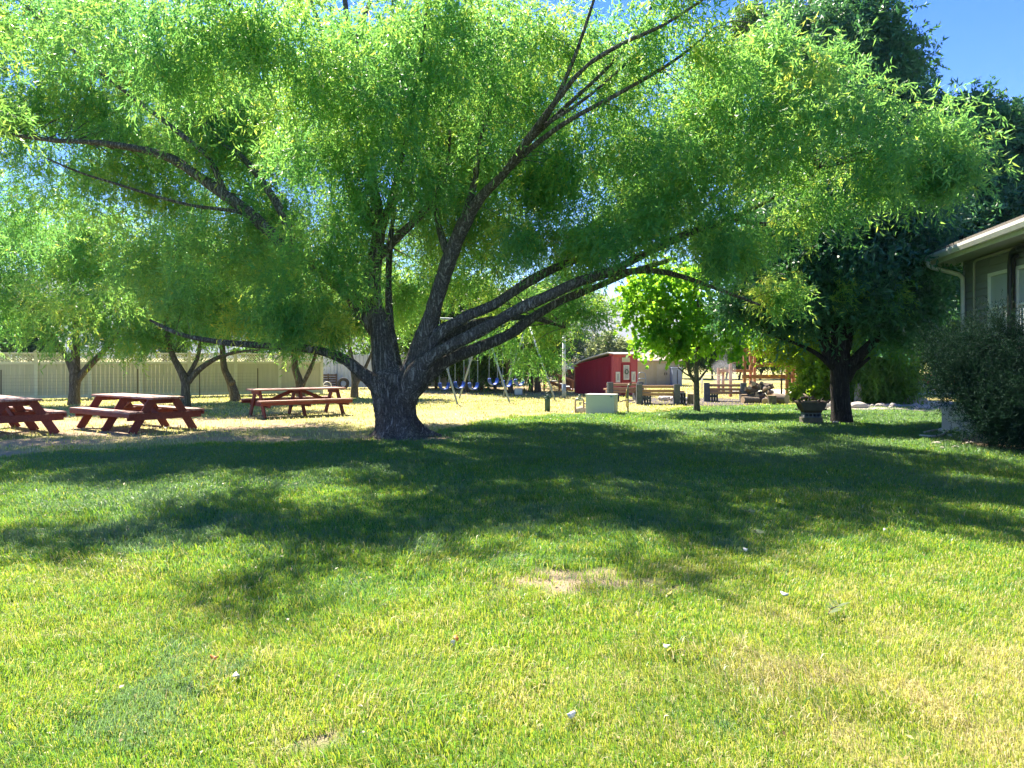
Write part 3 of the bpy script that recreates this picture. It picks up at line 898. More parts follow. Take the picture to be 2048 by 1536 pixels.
simple_tree('young_willow', 'young willow whose forked trunk rises behind the farthest picnic table', G(601, 795),
            [[(602, 799, 31, 10), (600, 775, 31, 8), (598, 760, 31, 8), (590, 735, 31, 7), (588, 700, 31, 5), (584, 640, 31, 3)],
             [(604, 772, 31, 5), (612, 755, 31, 4.5), (622, 735, 31, 4), (632, 705, 31, 3), (640, 660, 31, 2)]],
            blobs_px([(600, 626, 90, 50, 31), (560, 596, 90, 60, 31.2), (650, 596, 80, 55, 31.2), (570, 666, 50, 28, 30.8, 0, .7)]),
            40000, .18, .038, M['willow_leaf'], M['thin_bark'], 'young willows by the fence', **fw)
simple_tree('young_willow', 'short forked willow just left of the huge trunk, by the pale metal fence', G(708, 794),
            [[(709, 798, 31, 9), (709, 775, 31, 7), (710, 760, 31, 7), (706, 735, 31, 5.5), (700, 700, 31, 4), (690, 650, 31, 2.5)],
             [(711, 770, 31, 5), (721, 752, 31, 4), (733, 730, 31, 3), (750, 690, 31, 2)]],
            blobs_px([(700, 616, 80, 50, 31), (740, 576, 80, 60, 31.5), (660, 656, 40, 30, 31, 0, .6)]),
            30000, .18, .038, M['willow_leaf'], M['thin_bark'], 'young willows by the fence', **fw)

# ---- maple
simple_tree('maple_tree', 'slim young maple with bright broad leaves standing before the block benches', G(1393, 823),
            [[(1394, 826, 22.8, 8), (1393, 805, 22.8, 6), (1393, 770, 22.8, 5.5), (1393, 740, 22.8, 5), (1396, 700, 22.8, 4.5), (1398, 650, 22.8, 3.5), (1395, 590, 22.8, 2)],
             [(1392, 765, 22.8, 4), (1380, 748, 22.8, 3.6), (1374, 720, 22.7, 3.2), (1366, 680, 22.6, 2.6), (1350, 630, 22.5, 1.5)],
             [(1394, 762, 22.8, 3), (1404, 752, 22.9, 2.5), (1420, 730, 23, 2), (1450, 690, 23, 1.2)],
             [(1388, 756, 22.8, 2), (1372, 748, 22.7, 1.6), (1356, 735, 22.6, 1)]],
            blobs_px([(1300, 630, 62, 50, 22.5), (1310, 664, 34, 24, 22.3), (1360, 590, 90, 55, 22.8), (1345, 668, 55, 34, 22.4), (1430, 645, 75, 50, 22.8), (1370, 690, 36, 16, 22.3), (1300, 580, 60, 40, 22.8), (1440, 690, 52, 20, 22.6), (1266, 620, 28, 32, 22.4), (1475, 610, 60, 50, 23), (1260, 590, 26, 30, 22.5, 0, .7), (1345, 550, 80, 42, 23)]),
            11500, .105, .105, M['maple_leaf'], M['thin_bark'], shape=LEAF_BROAD, per_spray=9, sprays=16, slen=.35, droop=.45, sigma=.26, tr0=.012, twigs=80)

# ---- dark tree beside the house, and the tall ones behind
dk = dict(per_spray=10, sprays=22, slen=.5, droop=.35, sigma=.34)
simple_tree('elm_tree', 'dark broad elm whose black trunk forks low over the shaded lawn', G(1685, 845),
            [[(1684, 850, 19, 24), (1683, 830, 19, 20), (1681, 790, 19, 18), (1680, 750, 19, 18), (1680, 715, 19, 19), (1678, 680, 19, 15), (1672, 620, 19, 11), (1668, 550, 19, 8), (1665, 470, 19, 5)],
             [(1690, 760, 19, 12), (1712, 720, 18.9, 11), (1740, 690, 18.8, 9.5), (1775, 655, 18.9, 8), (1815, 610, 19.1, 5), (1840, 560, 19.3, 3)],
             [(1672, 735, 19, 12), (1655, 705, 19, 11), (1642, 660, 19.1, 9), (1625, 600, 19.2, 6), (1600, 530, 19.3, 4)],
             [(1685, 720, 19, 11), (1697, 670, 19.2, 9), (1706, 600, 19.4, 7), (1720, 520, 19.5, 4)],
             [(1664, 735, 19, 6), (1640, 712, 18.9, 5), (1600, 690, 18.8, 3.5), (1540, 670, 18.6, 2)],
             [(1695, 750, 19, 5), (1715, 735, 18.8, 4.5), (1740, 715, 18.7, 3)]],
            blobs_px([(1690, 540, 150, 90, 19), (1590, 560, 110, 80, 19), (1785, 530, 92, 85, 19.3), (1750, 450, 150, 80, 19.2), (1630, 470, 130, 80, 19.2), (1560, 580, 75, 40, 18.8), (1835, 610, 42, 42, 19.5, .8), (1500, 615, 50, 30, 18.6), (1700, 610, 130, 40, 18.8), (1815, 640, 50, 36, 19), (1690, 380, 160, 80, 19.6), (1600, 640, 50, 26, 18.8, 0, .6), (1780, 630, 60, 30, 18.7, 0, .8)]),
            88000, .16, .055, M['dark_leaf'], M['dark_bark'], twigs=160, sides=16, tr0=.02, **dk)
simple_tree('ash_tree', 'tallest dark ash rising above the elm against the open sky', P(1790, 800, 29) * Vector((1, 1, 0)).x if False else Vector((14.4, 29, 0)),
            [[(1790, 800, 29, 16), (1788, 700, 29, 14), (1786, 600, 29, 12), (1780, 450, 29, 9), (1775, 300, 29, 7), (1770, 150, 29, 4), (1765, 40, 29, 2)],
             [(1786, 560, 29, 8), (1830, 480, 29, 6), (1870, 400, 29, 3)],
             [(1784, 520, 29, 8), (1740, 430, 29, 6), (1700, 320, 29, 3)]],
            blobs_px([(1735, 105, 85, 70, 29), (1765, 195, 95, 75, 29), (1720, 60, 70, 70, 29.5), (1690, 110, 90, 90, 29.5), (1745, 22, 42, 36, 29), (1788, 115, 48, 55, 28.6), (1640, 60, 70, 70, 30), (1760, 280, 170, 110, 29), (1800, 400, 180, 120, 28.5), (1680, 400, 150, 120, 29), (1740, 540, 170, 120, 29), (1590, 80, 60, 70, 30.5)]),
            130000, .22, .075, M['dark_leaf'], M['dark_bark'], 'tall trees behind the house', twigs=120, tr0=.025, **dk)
simple_tree('ash_tree', 'dark ash with a rounded crown directly behind the house roof', Vector((17.2, 27, 0)),
            [[(2005, 806, 27, 16), (2000, 700, 27, 14), (1995, 560, 27, 11), (1985, 400, 27, 7), (1975, 250, 27, 3)],
             [(1998, 600, 27, 8), (1950, 500, 27, 6), (1920, 400, 27, 3)]],
            blobs_px([(1915, 240, 60, 55, 27), (1985, 268, 62, 55, 27), (2050, 300, 80, 90, 26.5), (1960, 320, 110, 90, 27), (1900, 400, 90, 110, 27.2), (2000, 440, 130, 110, 26.6), (1930, 540, 100, 90, 27), (2090, 420, 100, 120, 26), (1870, 270, 50, 70, 28), (1900, 620, 80, 60, 27.5, 0, .7)]),
            110000, .21, .07, M['dark_leaf'], M['dark_bark'], 'tall trees behind the house', twigs=90, tr0=.025, **dk)
simple_tree('ash_tree', 'tall bright topped ash showing between the willow and the sky', Vector((15.3, 42, 0)),
            [[(1584, 776, 42, 10), (1584, 650, 42, 10), (1580, 450, 42, 8), (1575, 250, 42, 5), (1570, 80, 42, 2)]],
            blobs_px([(1560, 60, 80, 80, 42), (1500, 110, 70, 80, 42), (1590, 180, 130, 100, 42), (1560, 320, 140, 120, 42), (1620, 470, 140, 110, 42), (1600, -10, 60, 45, 42)]),
            70000, .26, .085, M['grove_leaf'], M['dark_bark'], 'tall trees behind the house', twigs=60, **dk)

# ---- trees right of centre, behind
simple_tree('shade_tree', 'dark straight trunk beside the timber climbing frame', G(1616, 800),
            [[(1616, 803, 29, 7), (1616, 760, 29, 6.5), (1617, 710, 29, 6.5), (1618, 640, 29, 6), (1620, 520, 29, 4)],
             [(1617, 690, 29, 4), (1585, 665, 28.8, 3), (1550, 655, 28.6, 2)]],
            blobs_px([(1555, 690, 50, 18, 29, 0, .35), (1540, 655, 80, 32, 29.2, 0, .7), (1600, 635, 80, 45, 29.4), (1590, 705, 26, 14, 29, 0, .3)]),
            11000, .17, .06, M['lime_leaf'], M['grove_bark'], twigs=40, **dk)
simple_tree('bent_sapling', 'thin tan crooked trunk close beside the dark straight trunk', G(1606, 801),
            [[(1606, 803, 28.8, 3.5), (1607, 780, 28.8, 3), (1605, 755, 28.8, 2.6), (1608, 725, 28.8, 2.4), (1606, 690, 28.8, 2)]],
            blobs_px([(1602, 690, 30, 25, 28.6)]), 3000, .15, .05, M['lime_leaf'], M['grove_bark'], twigs=12, **dk)
SHR = dict(per_spray=9, sprays=16, slen=.4, droop=.25, sigma=.22)
simple_tree('lime_shrub', 'bright yellow green leafy shrub left of the black elm trunk', G(1645, 803),
            [[(1646, 804, 28, 3), (1645, 770, 28, 2.5), (1644, 735, 28, 1.5)]],
            blobs_px([(1645, 760, 26, 38, 28), (1635, 740, 22, 26, 28), (1660, 775, 22, 26, 27.8), (1652, 725, 16, 18, 28), (1608, 783, 14, 14, 28)]),
            16000, .14, .07, M['lime_leaf'], M['grove_bark'], cat='shrub', twigs=30, shape=LEAF_BROAD, **SHR)
simple_tree('weeping_shrub', 'dense mounded weeping shrub right of the black elm trunk', G(1755, 805),
            [[(1750, 807, 27, 6), (1752, 770, 27, 5), (1756, 720, 27, 4), (1757, 680, 27, 2)]],
            blobs_px([(1755, 720, 50, 50, 27), (1775, 760, 48, 40, 26.8), (1735, 760, 35, 40, 27), (1760, 670, 40, 35, 27), (1785, 785, 22, 20, 26.6), (1755, 785, 45, 22, 26.6), (1720, 700, 28, 34, 27)]),
            32000, .17, .045, M['weep_leaf'], M['grove_bark'], cat='shrub', twigs=40, per_spray=10, sprays=18, slen=.5, droop=1.0, sigma=.25)
simple_tree('field_tree', 'loose green tree behind the red tractor', Vector((23.5, 42, 0)),
            [[(1870, 774, 42, 5), (1868, 740, 42, 4), (1862, 690, 42, 3)]],
            blobs_px([(1850, 680, 60, 40, 42), (1890, 700, 60, 45, 42), (1830, 710, 35, 30, 42), (1870, 650, 60, 40, 42)]),
            20000, .2, .09, M['grove_leaf'], M['grove_bark'], twigs=30, **dk)

# ---- juniper at the house corner
JUN = dict(per_spray=16, sprays=18, slen=.46, droop=-.1, sigma=.17, up=.45, shell=.45)
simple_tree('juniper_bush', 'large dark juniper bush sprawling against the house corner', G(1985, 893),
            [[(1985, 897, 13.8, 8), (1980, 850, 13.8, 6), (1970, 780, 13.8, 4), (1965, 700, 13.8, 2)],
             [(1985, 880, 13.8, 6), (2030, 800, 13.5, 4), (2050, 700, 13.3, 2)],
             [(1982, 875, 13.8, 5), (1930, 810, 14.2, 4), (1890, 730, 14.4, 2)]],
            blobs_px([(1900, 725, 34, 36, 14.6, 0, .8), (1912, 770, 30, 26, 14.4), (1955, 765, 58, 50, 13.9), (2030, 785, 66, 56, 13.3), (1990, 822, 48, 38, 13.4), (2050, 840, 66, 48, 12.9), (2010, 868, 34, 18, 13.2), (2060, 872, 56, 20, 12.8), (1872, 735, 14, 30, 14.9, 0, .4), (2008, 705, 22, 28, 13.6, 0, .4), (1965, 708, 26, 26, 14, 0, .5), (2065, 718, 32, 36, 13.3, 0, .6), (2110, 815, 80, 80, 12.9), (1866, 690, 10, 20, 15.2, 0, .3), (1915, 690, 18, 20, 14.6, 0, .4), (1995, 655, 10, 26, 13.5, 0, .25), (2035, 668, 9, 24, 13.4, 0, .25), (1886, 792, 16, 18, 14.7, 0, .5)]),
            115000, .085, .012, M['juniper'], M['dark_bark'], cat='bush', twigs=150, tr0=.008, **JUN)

# ---- grove behind the swings
gv = dict(per_spray=9, sprays=20, slen=.55, droop=.5, sigma=.4)
GT = [
    (853, 786, 38, 3.2, 'slender bent trunk at the left end of the grove'),
    (872, 784, 40, 2.8, 'thin leaning trunk second from the left end of the grove'),
    (908, 786, 39, 5.5, 'broad reddish trunk behind the leftmost swings'),
    (922, 787, 38.5, 4.5, 'reddish trunk touching the broad one behind the leftmost swings'),
    (934, 790, 36, 5, 'grey trunk standing forward of the grove behind the second swing'),
    (951, 788, 39, 4.5, 'reddish trunk behind the third blue swing'),
    (962, 789, 38, 4, 'straight brown trunk right of the third blue swing'),
    (990, 785, 39, 3, 'thin brown trunk between the fourth and fifth blue swings'),
    (1022, 791, 35, 5, 'grey trunk next to the two door utility cabinet'),
    (1061, 789, 36, 4.5, 'brown trunk hanging behind the yellow lit willow branch'),
    (1076, 790, 35.5, 6, 'thick brown trunk left of the lamp pole'),
]
for j, (px, py, D, r, lab) in enumerate(GT):
    base = Vector(((px - 1024) / F * D, D, 0))
    yb = HZ + F * H / D
    lean = rng.normal(0, 4)
    hgt = 560 + rng.random() * 60
    path = [(px, yb + 3, D, r * 1.25), (px + lean * .3, yb - 25, D, r), (px + lean * .7, 720, D, r * .92), (px + lean, 670, D, r * .8), (px + lean * 1.5, hgt, D, r * .4)]
    bl = blobs_px([(px + lean + rng.normal(0, 14), hgt + 40, 42, 50, D + rng.normal(0, .8)), (px + rng.normal(0, 26), hgt + 100, 34, 30, D + rng.normal(0, 1), 0, .8), (px + rng.normal(0, 22), 694, 22, 20, D + .8, 0, .55), (px + rng.normal(0, 20), 728, 12, 14, D + 1.5, 0, .2)])
    simple_tree('grove_tree', lab, base, [path], bl, 9500, .2, .08, M['grove_leaf'], M['grove_bark'], 'trees of the grove behind the swings', twigs=24, sides=9, **gv)
for j, (px, D, lab) in enumerate(((958, 44, 'leafy light green understorey bush behind the second and third swings'), (990, 46, 'dull olive bush deep in the grove behind the middle swing leg'))):
    simple_tree('understorey_bush', lab, Vector(((px - 1024) / F * D, D, 0)),
                [[(px, HZ + F * H / D, D, 2), (px, 740, D, 1.5), (px + 2, 710, D, 1)]],
                blobs_px([(px, 745, 26, 26, D), (px - 12, 715, 28, 26, D), (px + 16, 720, 24, 28, D), (px, 690, 40, 30, D + 1)]),
                11000, .2, .09, (M['lime_leaf'], M['grove_leaf'])[j], M['grove_bark'], cat='bush', twigs=20, **gv)


# spruce: layered drooping boughs
def spruce(base, h, rad, label, n=26000, zmin=.9):
    t = thing('spruce_tree', label, 'tree', base)
    mb = MB()
    limb_mesh(mb, [(base + Vector((0, 0, -.05)), .16), (base + Vector((0, 0, h * .5)), .11), (base + Vector((0, 0, h)), .03)], 9, .08, .3, base)
    mb.build('trunk', M['dark_bark'], t, smooth=True)
    bl, sk = [], [(base.x, base.y, z) for z in np.linspace(.6, h * .95, 30)]
    z = zmin
    while z < h:
        f = 1 - (z - zmin) / (h - zmin)
        rr = rad * (.15 + .85 * f)
        k = max(3, int(9 * f))
        a0 = rng.random() * 6
        for q in range(k):
            a = a0 + q * 6.283 / k + rng.normal(0, .15)
            for s in (.45, .85):
                bl.append((base + Vector((math.cos(a) * rr * s, math.sin(a) * rr * s, z - s * rr * .22)), rr * .3, rr * .3, .13, 1.0))
        z += .42
    crown(t, bl, n, .13, .02, M['needle'], M['dark_bark'], sk, 120, .018, per_spray=12, sprays=10, slen=.35, droop=.4, sigma=.16)
    return t


spruce(Vector((2.65, 41, 0)), 7.5, 2.4, 'dark blue green spruce behind the lamp pole')
for px, D, hh, lab in ((1222, 62, 3.4, 'pale grey green tree behind the red shed'), (1262, 66, 2.6, 'small pale tree just right of the one behind the red shed')):
    base = Vector(((px - 1024) / F * D, D, 0))
    zc = HZ - (hh * .7 - H) * F / D
    simple_tree('pale_tree', lab, base, [[(px, HZ + F * H / D, D, 2.5), (px, zc + 10, D, 1.6), (px + 2, zc - 10, D, 1)]],
                blobs_px([(px, zc, 34, 20, D), (px - 18, zc + 12, 24, 16, D), (px + 22, zc + 10, 22, 15, D), (px + 4, zc - 14, 20, 12, D)]),
                9000, .25, .1, M['pale_leaf'], M['grove_bark'], twigs=24, **gv)
OT = [1362, 1385, 1425, 1452, 1478, 1520, 1548, 1578]
OL = ['leftmost small orchard tree, seen left of the maple trunk', 'small orchard tree right behind the maple trunk', 'small orchard tree above the white pipe frame', 'small orchard tree at the left post of the climbing frame', 'small orchard tree between the left posts of the climbing frame', 'small orchard tree framed by the middle of the climbing frame', 'small orchard tree left of the black pole', 'small orchard tree right of the black pole']
for px, lab in zip(OT, OL):
    D = 54 + rng.random() * 6
    base = Vector(((px - 1024) / F * D, D, 0))
    yb = HZ + F * H / D
    lean = rng.normal(0, 6)
    simple_tree('orchard_tree', lab, base, [[(px, yb + 2, D, 2.4), (px + lean * .4, yb - 14, D, 1.9), (px + lean, yb - 30, D, 1.5), (px + lean * 1.5, yb - 48, D, .8)],
                                          [(px + lean * .4, yb - 13, D, 1.3), (px - 12, yb - 30, D, 1.0), (px - 20, yb - 44, D, .6)],
                                          [(px + lean * .4, yb - 13, D, 1.3), (px + 14, yb - 28, D, 1.0), (px + 22, yb - 40, D, .6)]],
                blobs_px([(px - 8, yb - 50, 24, 14, D), (px + 10, yb - 46, 24, 14, D), (px, yb - 64, 26, 18, D)]),
                6000, .2, .09, M['grove_leaf'], M['grove_bark'], 'orchard trees beyond the climbing frame', twigs=24, **gv)
BG = [(-60, 60, 'far dark tree beyond the lattice fence at the left edge'), (60, 64, 'far tree beyond the fence left of the forked willow'), (330, 70, 'far tree beyond the fence behind the wide V forked willow'), (560, 66, 'far tree beyond the fence behind the farthest picnic table'), (790, 60, 'far tree hidden behind the huge willow trunk'), (1095, 68, 'far tree behind the brown playhouse'), (1680, 75, 'far tree beyond the lime shrub'), (1790, 80, 'far tree beyond the weeping shrub'), (1960, 70, 'far tree behind the juniper')]
for px, D, lab in BG:
    base = Vector(((px - 1024) / F * D, D, 0))
    simple_tree('far_tree', lab, base, [[(px, HZ + F * H / D, D, 5), (px, 700, D, 4), (px + 3, 630, D, 2)]],
                blobs_px([(px, 650, 60, 45, D), (px - 40, 690, 45, 35, D), (px + 40, 685, 45, 38, D), (px + 8, 610, 40, 36, D)]),
                9000, .34, .15, M['grove_leaf'], M['grove_bark'], 'far trees beyond the yard', twigs=24, **gv)

# ------------------------------------------------------------------ picnic tables
def picnic_table(label, loc, rz, L=2.75):
    t = thing('picnic_table', label, 'picnic table', loc, rz, 'red picnic tables under the willow')
    mb = MB()
    for k in range(5):
        y = -.296 + k * .148
        mb.b2(-L / 2, L / 2, y - .071, y + .071, .705, .745)
    mb.build('tabletop', M['red_top'], t, .006)
    for s in (-1, 1):
        mb = MB()
        for y in (.625, .775):
            mb.b2(-L / 2, L / 2, s * y - .071, s * y + .071, .42, .46)
        mb.build('bench', M['red_top'], t, .006)
        MB().b2(-L / 2 + .02, L / 2 - .02, s * .852, s * .815 if False else s * .849 - s * .03, .335, .418).build('bench_rail', M['red_paint'], t, .005)
    for x in (-L / 2 + .2, 0, L / 2 - .2):
        for s in (-1, 1):
            MB().bar((x + .022 * s, s * .24, .70), (x + .022 * s, s * .70, -.03), .04, .17, up=(0, 0, 1)).build('leg', M['red_paint'], t, .006)
        MB().b2(x - .065, x - .045, -.33, .33, .60, .70).build('top_beam', M['red_paint'], t, .005)
        MB().b2(x + .048, x + .086, -.83, .83, .27, .415).build('seat_beam', M['red_paint'], t, .006)
    for s in (-1, 1):
        MB().bar((s * .95, 0, .34), (s * .12, 0, .69), .04, .10).build('brace', M['red_paint'], t, .005)
    return t


picnic_table('red picnic table cut off by the left edge, its sunlit top bare', (-11.05, 16.6, 0), R(-40))
picnic_table('red picnic table in half shade between two forked willows', (-8.51, 17.46, 0), R(-37))
picnic_table('red picnic table farther back, just left of the huge willow trunk', (-6.0, 21.5, 0), R(36), 2.6)

# ------------------------------------------------------------------ lattice fence
fd = Vector((.894, .447, 0))
f0 = Vector((-18.1, 29.3, 0))
fa = math.atan2(fd.y, fd.x)
t = thing('vinyl_fence', 'beige vinyl privacy fence with white lattice along its top behind the willows', 'fence', f0, fa)
SP = 1.80
nA, nB_ = -4, 6
for k in range(nA, nB_ + 1):
    mb = MB().b2(k * SP - .065, k * SP + .065, -.065, .065, 0, 1.80)
    mb.b2(k * SP - .08, k * SP + .08, -.08, .08, 1.801, 1.83)
    mb.prism([(k * SP - .07, 1.83), (k * SP + .07, 1.83), (k * SP, 1.89)], 'y', -.07, .07)
    mb.build('post', M['vinyl'], t, .004)
for k in range(nA, nB_):
    a, b_ = k * SP + .066, (k + 1) * SP - .066
    mb = MB()
    n = 11
    for q in range(n):
        x0 = a + (b_ - a) * q / n
        x1 = a + (b_ - a) * (q + 1) / n
        mb.b2(x0 + .002, x1 - .002, -.012 - .004 * (q % 2), .012, .16, 1.34)
    mb.build('panel', M['vinyl_panel'], t)
    MB().b2(a, b_, -.035, .035, .04, .16).build('rail', M['vinyl'], t, .004)
    MB().b2(a, b_, -.035, .035, 1.34, 1.43).build('rail', M['vinyl'], t, .004)
    MB().b2(a, b_, -.035, .035, 1.72, 1.78).build('rail', M['vinyl'], t, .004)
    mb = MB()
    h = .29
    st_ = .105
    x = a - h
    while x < b_:
        for dx, yy in ((h, -.006), (-h, .006)):
            xs0 = x if dx > 0 else x + h
            p0, p1 = Vector((xs0, yy, 1.43)), Vector((xs0 + dx, yy, 1.72))
            # clip to the bay
            lo_, hi_ = 0.0, 1.0
            for lim, sgn in ((a, 1), (b_, -1)):
                f_0, f_1 = (p0.x - lim) * sgn, (p1.x - lim) * sgn
                if f_0 < 0 and f_1 < 0:
                    lo_ = 2
                elif f_0 < 0:
                    lo_ = max(lo_, f_0 / (f_0 - f_1))
                elif f_1 < 0:
                    hi_ = min(hi_, f_0 / (f_0 - f_1))
            if lo_ < hi_ - .02:
                mb.bar(p0.lerp(p1, lo_), p0.lerp(p1, hi_), .008, .028)
        x += st_
    mb.build('lattice', M['white_lattice'], t)

# wire fence on steel posts in front of it
wd = Vector((.90, .436, 0))
w0 = Vector((-18.7, 28.2, 0))
t = thing('wire_fence', 'low wire mesh fence on dark steel stakes in front of the beige fence', 'fence', w0, math.atan2(wd.y, wd.x))
for k in range(-2, 5):
    mb = MB().b2(k * 2.25 - .02, k * 2.25 + .02, -.004, .004, 0, 1.15)
    mb.b2(k * 2.25 - .004, k * 2.25 + .004, .004, .036, 0, 1.15)
    mb.build('post', M['steel_post'], t)
mb = MB()
for z in np.linspace(.05, .95, 8):
    mb.tube([(-4.5, -.01, z), (9.0, -.01, z)], .0028, 4)
for x in np.arange(-4.5, 9.01, .15):
    mb.tube([(x, -.014, .05), (x, -.014, .95)], .0022, 4)
mb.build('wire_mesh', M['wire'], t)

# dry weeds along the fence foot
# ------------------------------------------------------------------ pale metal fence and what leans on it
t = thing('metal_fence', 'pale corrugated metal fence running behind the grove and the huge trunk', 'fence', (-10.9, 39.6, 0), R(9))
for k in range(5):
    poly = []
    w_ = 1.83
    x = .0
    pts = []
    while x < w_ - .01:
        pts += [(k * 1.9 + x, 0), (k * 1.9 + x + .10, 0), (k * 1.9 + x + .125, .03), (k * 1.9 + x + .175, .03)]
        x += .2
    pts += [(k * 1.9 + w_, 0)]
    poly = pts + [(p[0], p[1] + .012) for p in reversed(pts)]
    MB().prism(poly, 'z', .05, 1.75).build('sheet', M['sheet'], t)
for k in range(6):
    MB().b2(k * 1.9 - .06, k * 1.9 - .006, -.03, .05, 0, 1.85).build('post', M['galv'], t, .004)

bk = thing('bicycle', "white child's bicycle lying tipped against the pale metal fence", 'bicycle', (-9.35, 37.2, 0), R(10))
for cx, tilt in ((-.06, R(62)), (.42, R(8))):
    Mt = Matrix.Rotation(tilt, 3, 'X')
    wv = MB().ringtube((cx, 0, .21 * math.cos(tilt) + .03), .19, .022, 'y', 24, 6, Mt).build('wheel', M['white_paint'], bk, smooth=True)
    mb = MB()
    for k in range(8):
        a = k * math.pi / 8
        d = Mt @ Vector((math.cos(a) * .185, 0, math.sin(a) * .185))
        c = Vector((cx, 0, .21 * math.cos(tilt) + .03))
        mb.tube([c - d, c + d], .004, 4)
    mb.build('spokes', M['galv'], wv)
mb = MB()
mb.tube([(-.06, 0, .13), (-.2, -.02, .24), (.1, -.02, .22), (.42, 0, .24)], .02, 6)
mb.tube([(-.2, -.02, .24), (-.42, -.05, .16)], .03, 6)
mb.tube([(-.1, -.02, .24), (-.14, -.03, .48), (-.2, -.03, .60), (-.12, -.04, .62)], .016, 6)
mb.build('frame', M['white_paint'], bk, smooth=True)
MB().lathe([(.01, 0), (.09, .0), (.1, .03), (.05, .05), (.01, .05)], 12, (-.42, -.05, .18)).build('seat', M['white_paint'], bk, smooth=True)
tag(MB().ringtube((0, 0, .3), .22, .085, 'y', 28, 10).build('old_tyre', M['tyre'], None, smooth=True), 'dark old tyre propped upright against the pale metal fence', 'tyre').location = (-8.45, 38.6, 0)
pt = thing('pallet', 'grey wooden pallet standing on edge behind the white bicycle', 'pallet', (-9.35, 39.2, 0), R(8))
for k in range(6):
    MB().b2(-.45, .45, -.05, -.03, .06 + k * .12, .15 + k * .12).build('slat', M['grove_bark'], pt)
for x in (-.4, 0, .4):
    MB().b2(x - .03, x + .03, -.029, .04, .04, .78).build('bearer', M['grove_bark'], pt)

# ------------------------------------------------------------------ swing set and swings
apex = [Vector((-2.84, 27.6, 3.0)), Vector((-1.08, 28.85, 3.0)), Vector((.62, 30.05, 3.0))]
bd = (apex[2] - apex[0]).normalized()
pn = Vector((bd.y, -bd.x, 0))
fr = thing('swing_set', 'long galvanised steel A frame swing set in front of the grove', 'swing set', (apex[1].x, apex[1].y, 0))
rt = Vector((apex[1].x, apex[1].y, 0))
MB().tube([apex[0] - bd * .25 - rt, apex[2] + bd * .25 - rt], .045, 10).build('top_bar', M['galv'], fr, smooth=True)
for a in apex:
    for s in (1, -1):
        MB().tube([a - rt, a + pn * 1.72 * s - Vector((0, 0, 3.02)) - rt], .035, 10).build('leg', M['galv'], fr, smooth=True)
sw_l = ['blue sling swing hanging nearest the huge willow trunk', 'blue sling swing second from the huge willow trunk', 'blue sling swing just left of the middle frame leg foot', 'blue sling swing hanging a little higher, behind the middle frame leg', 'blue sling swing crossed by the middle frame leg', 'blue sling swing farthest from the willow, above the utility cabinet']
sw0 = None
k = 0
for bay in (0, 1):
    A, B = apex[bay], apex[bay + 1]
    for tt_ in (.22, .52, .80):
        p = A.lerp(B, tt_)
        sz = (.42, .45, .40, .55, .46, .50)[k]
        if sw0 is None:
            sw0 = thing('swing', sw_l[0], 'swing', (p.x, p.y, sz), math.atan2(bd.y, bd.x), 'blue swings on the steel frame')
            pts = []
            for i in range(13):
                a = math.pi * (i / 12)
                pts.append((-math.cos(a) * .20, (1 - math.sin(a) ** .8) * .24))
            poly = [(x_, z_) for x_, z_ in pts] + [(x_ * .82, z_ + .035) for x_, z_ in reversed(pts)]
            MB().prism(poly, 'y', -.09, .09).build('seat', M['blue_rubber'], sw0, smooth=False)
            for s in (-1, 1):
                mb = MB()
                z = .24
                MB_t = 3.0 - .42
                mb.tube([(s * .19, 0, .24), (s * .19, 0, MB_t)], .011, 6)
                while z < MB_t - .3:
                    mb.ringtube((s * .19, 0, z), .018, .006, 'x', 8, 4)
                    z += .12
                mb.build('chain', M['galv'], sw0)
            o = sw0
        else:
            o = dup(sw0, (p.x, p.y, sz), math.atan2(bd.y, bd.x), sw_l[k])
            for ch in o.children:
                if ch.name.startswith('chain'):
                    ch.scale.z = (3.0 - sz) / (3.0 - .42)
        k += 1

# ------------------------------------------------------------------ lamp pole
lp = P(1128, 796, 30.4)
t = thing('lamp_post', 'slender white lamp pole left of the red shed', 'lamp post', (lp.x, lp.y, 0))
mb = MB()
mb.lathe([(.075, -.02), (.07, 1.0), (.062, 2.55)], 10)
mb.build('pole', M['white_paint'], t, smooth=True)
mb = MB().lathe([(.085, -.02), (.083, .55)], 10)
mb.build('base_sleeve', M['galv'], t, smooth=True)
MB().tube([(0, 0, 2.5), (.12, -.02, 2.53), (.24, -.04, 2.5)], .022, 8).build('arm', M['white_paint'], t, smooth=True)
hd = MB().b2(.06, .36, -.14, .06, 2.50, 2.60).build('lamp_head', M['white_paint'], t, .02)
MB().b2(.09, .33, -.12, .04, 2.45, 2.499).build('diffuser', M['diffuser'], hd, .01)
MB().b2(.071, .12, -.05, .05, 1.05, 1.17).build('junction_box', M['galv'], t, .004)

# ------------------------------------------------------------------ water fittings on the lawn edge
p = G(1095, 822)
t = thing('hydrant_post', 'dark green yard hydrant post with a valve wheel on top', 'hydrant', p)
MB().lathe([(.085, -.03), (.082, .36), (.075, .38)], 14).build('body', M['green_paint'], t, smooth=True)
MB().lathe([(.03, .38), (.055, .40), (.055, .44), (.03, .45), (.022, .5)], 12).build('valve', M['green_paint'], t, smooth=True)
MB().ringtube((0, 0, .51), .055, .011, 'y', 16, 6).build('valve_wheel', M['green_paint'], t, smooth=True)
for s in (-1, 1):
    MB().tube([(0, 0, .40), (s * .08, 0, .41), (s * .10, 0, .37)], .024, 8).build('outlet', M['green_paint'], t, smooth=True)

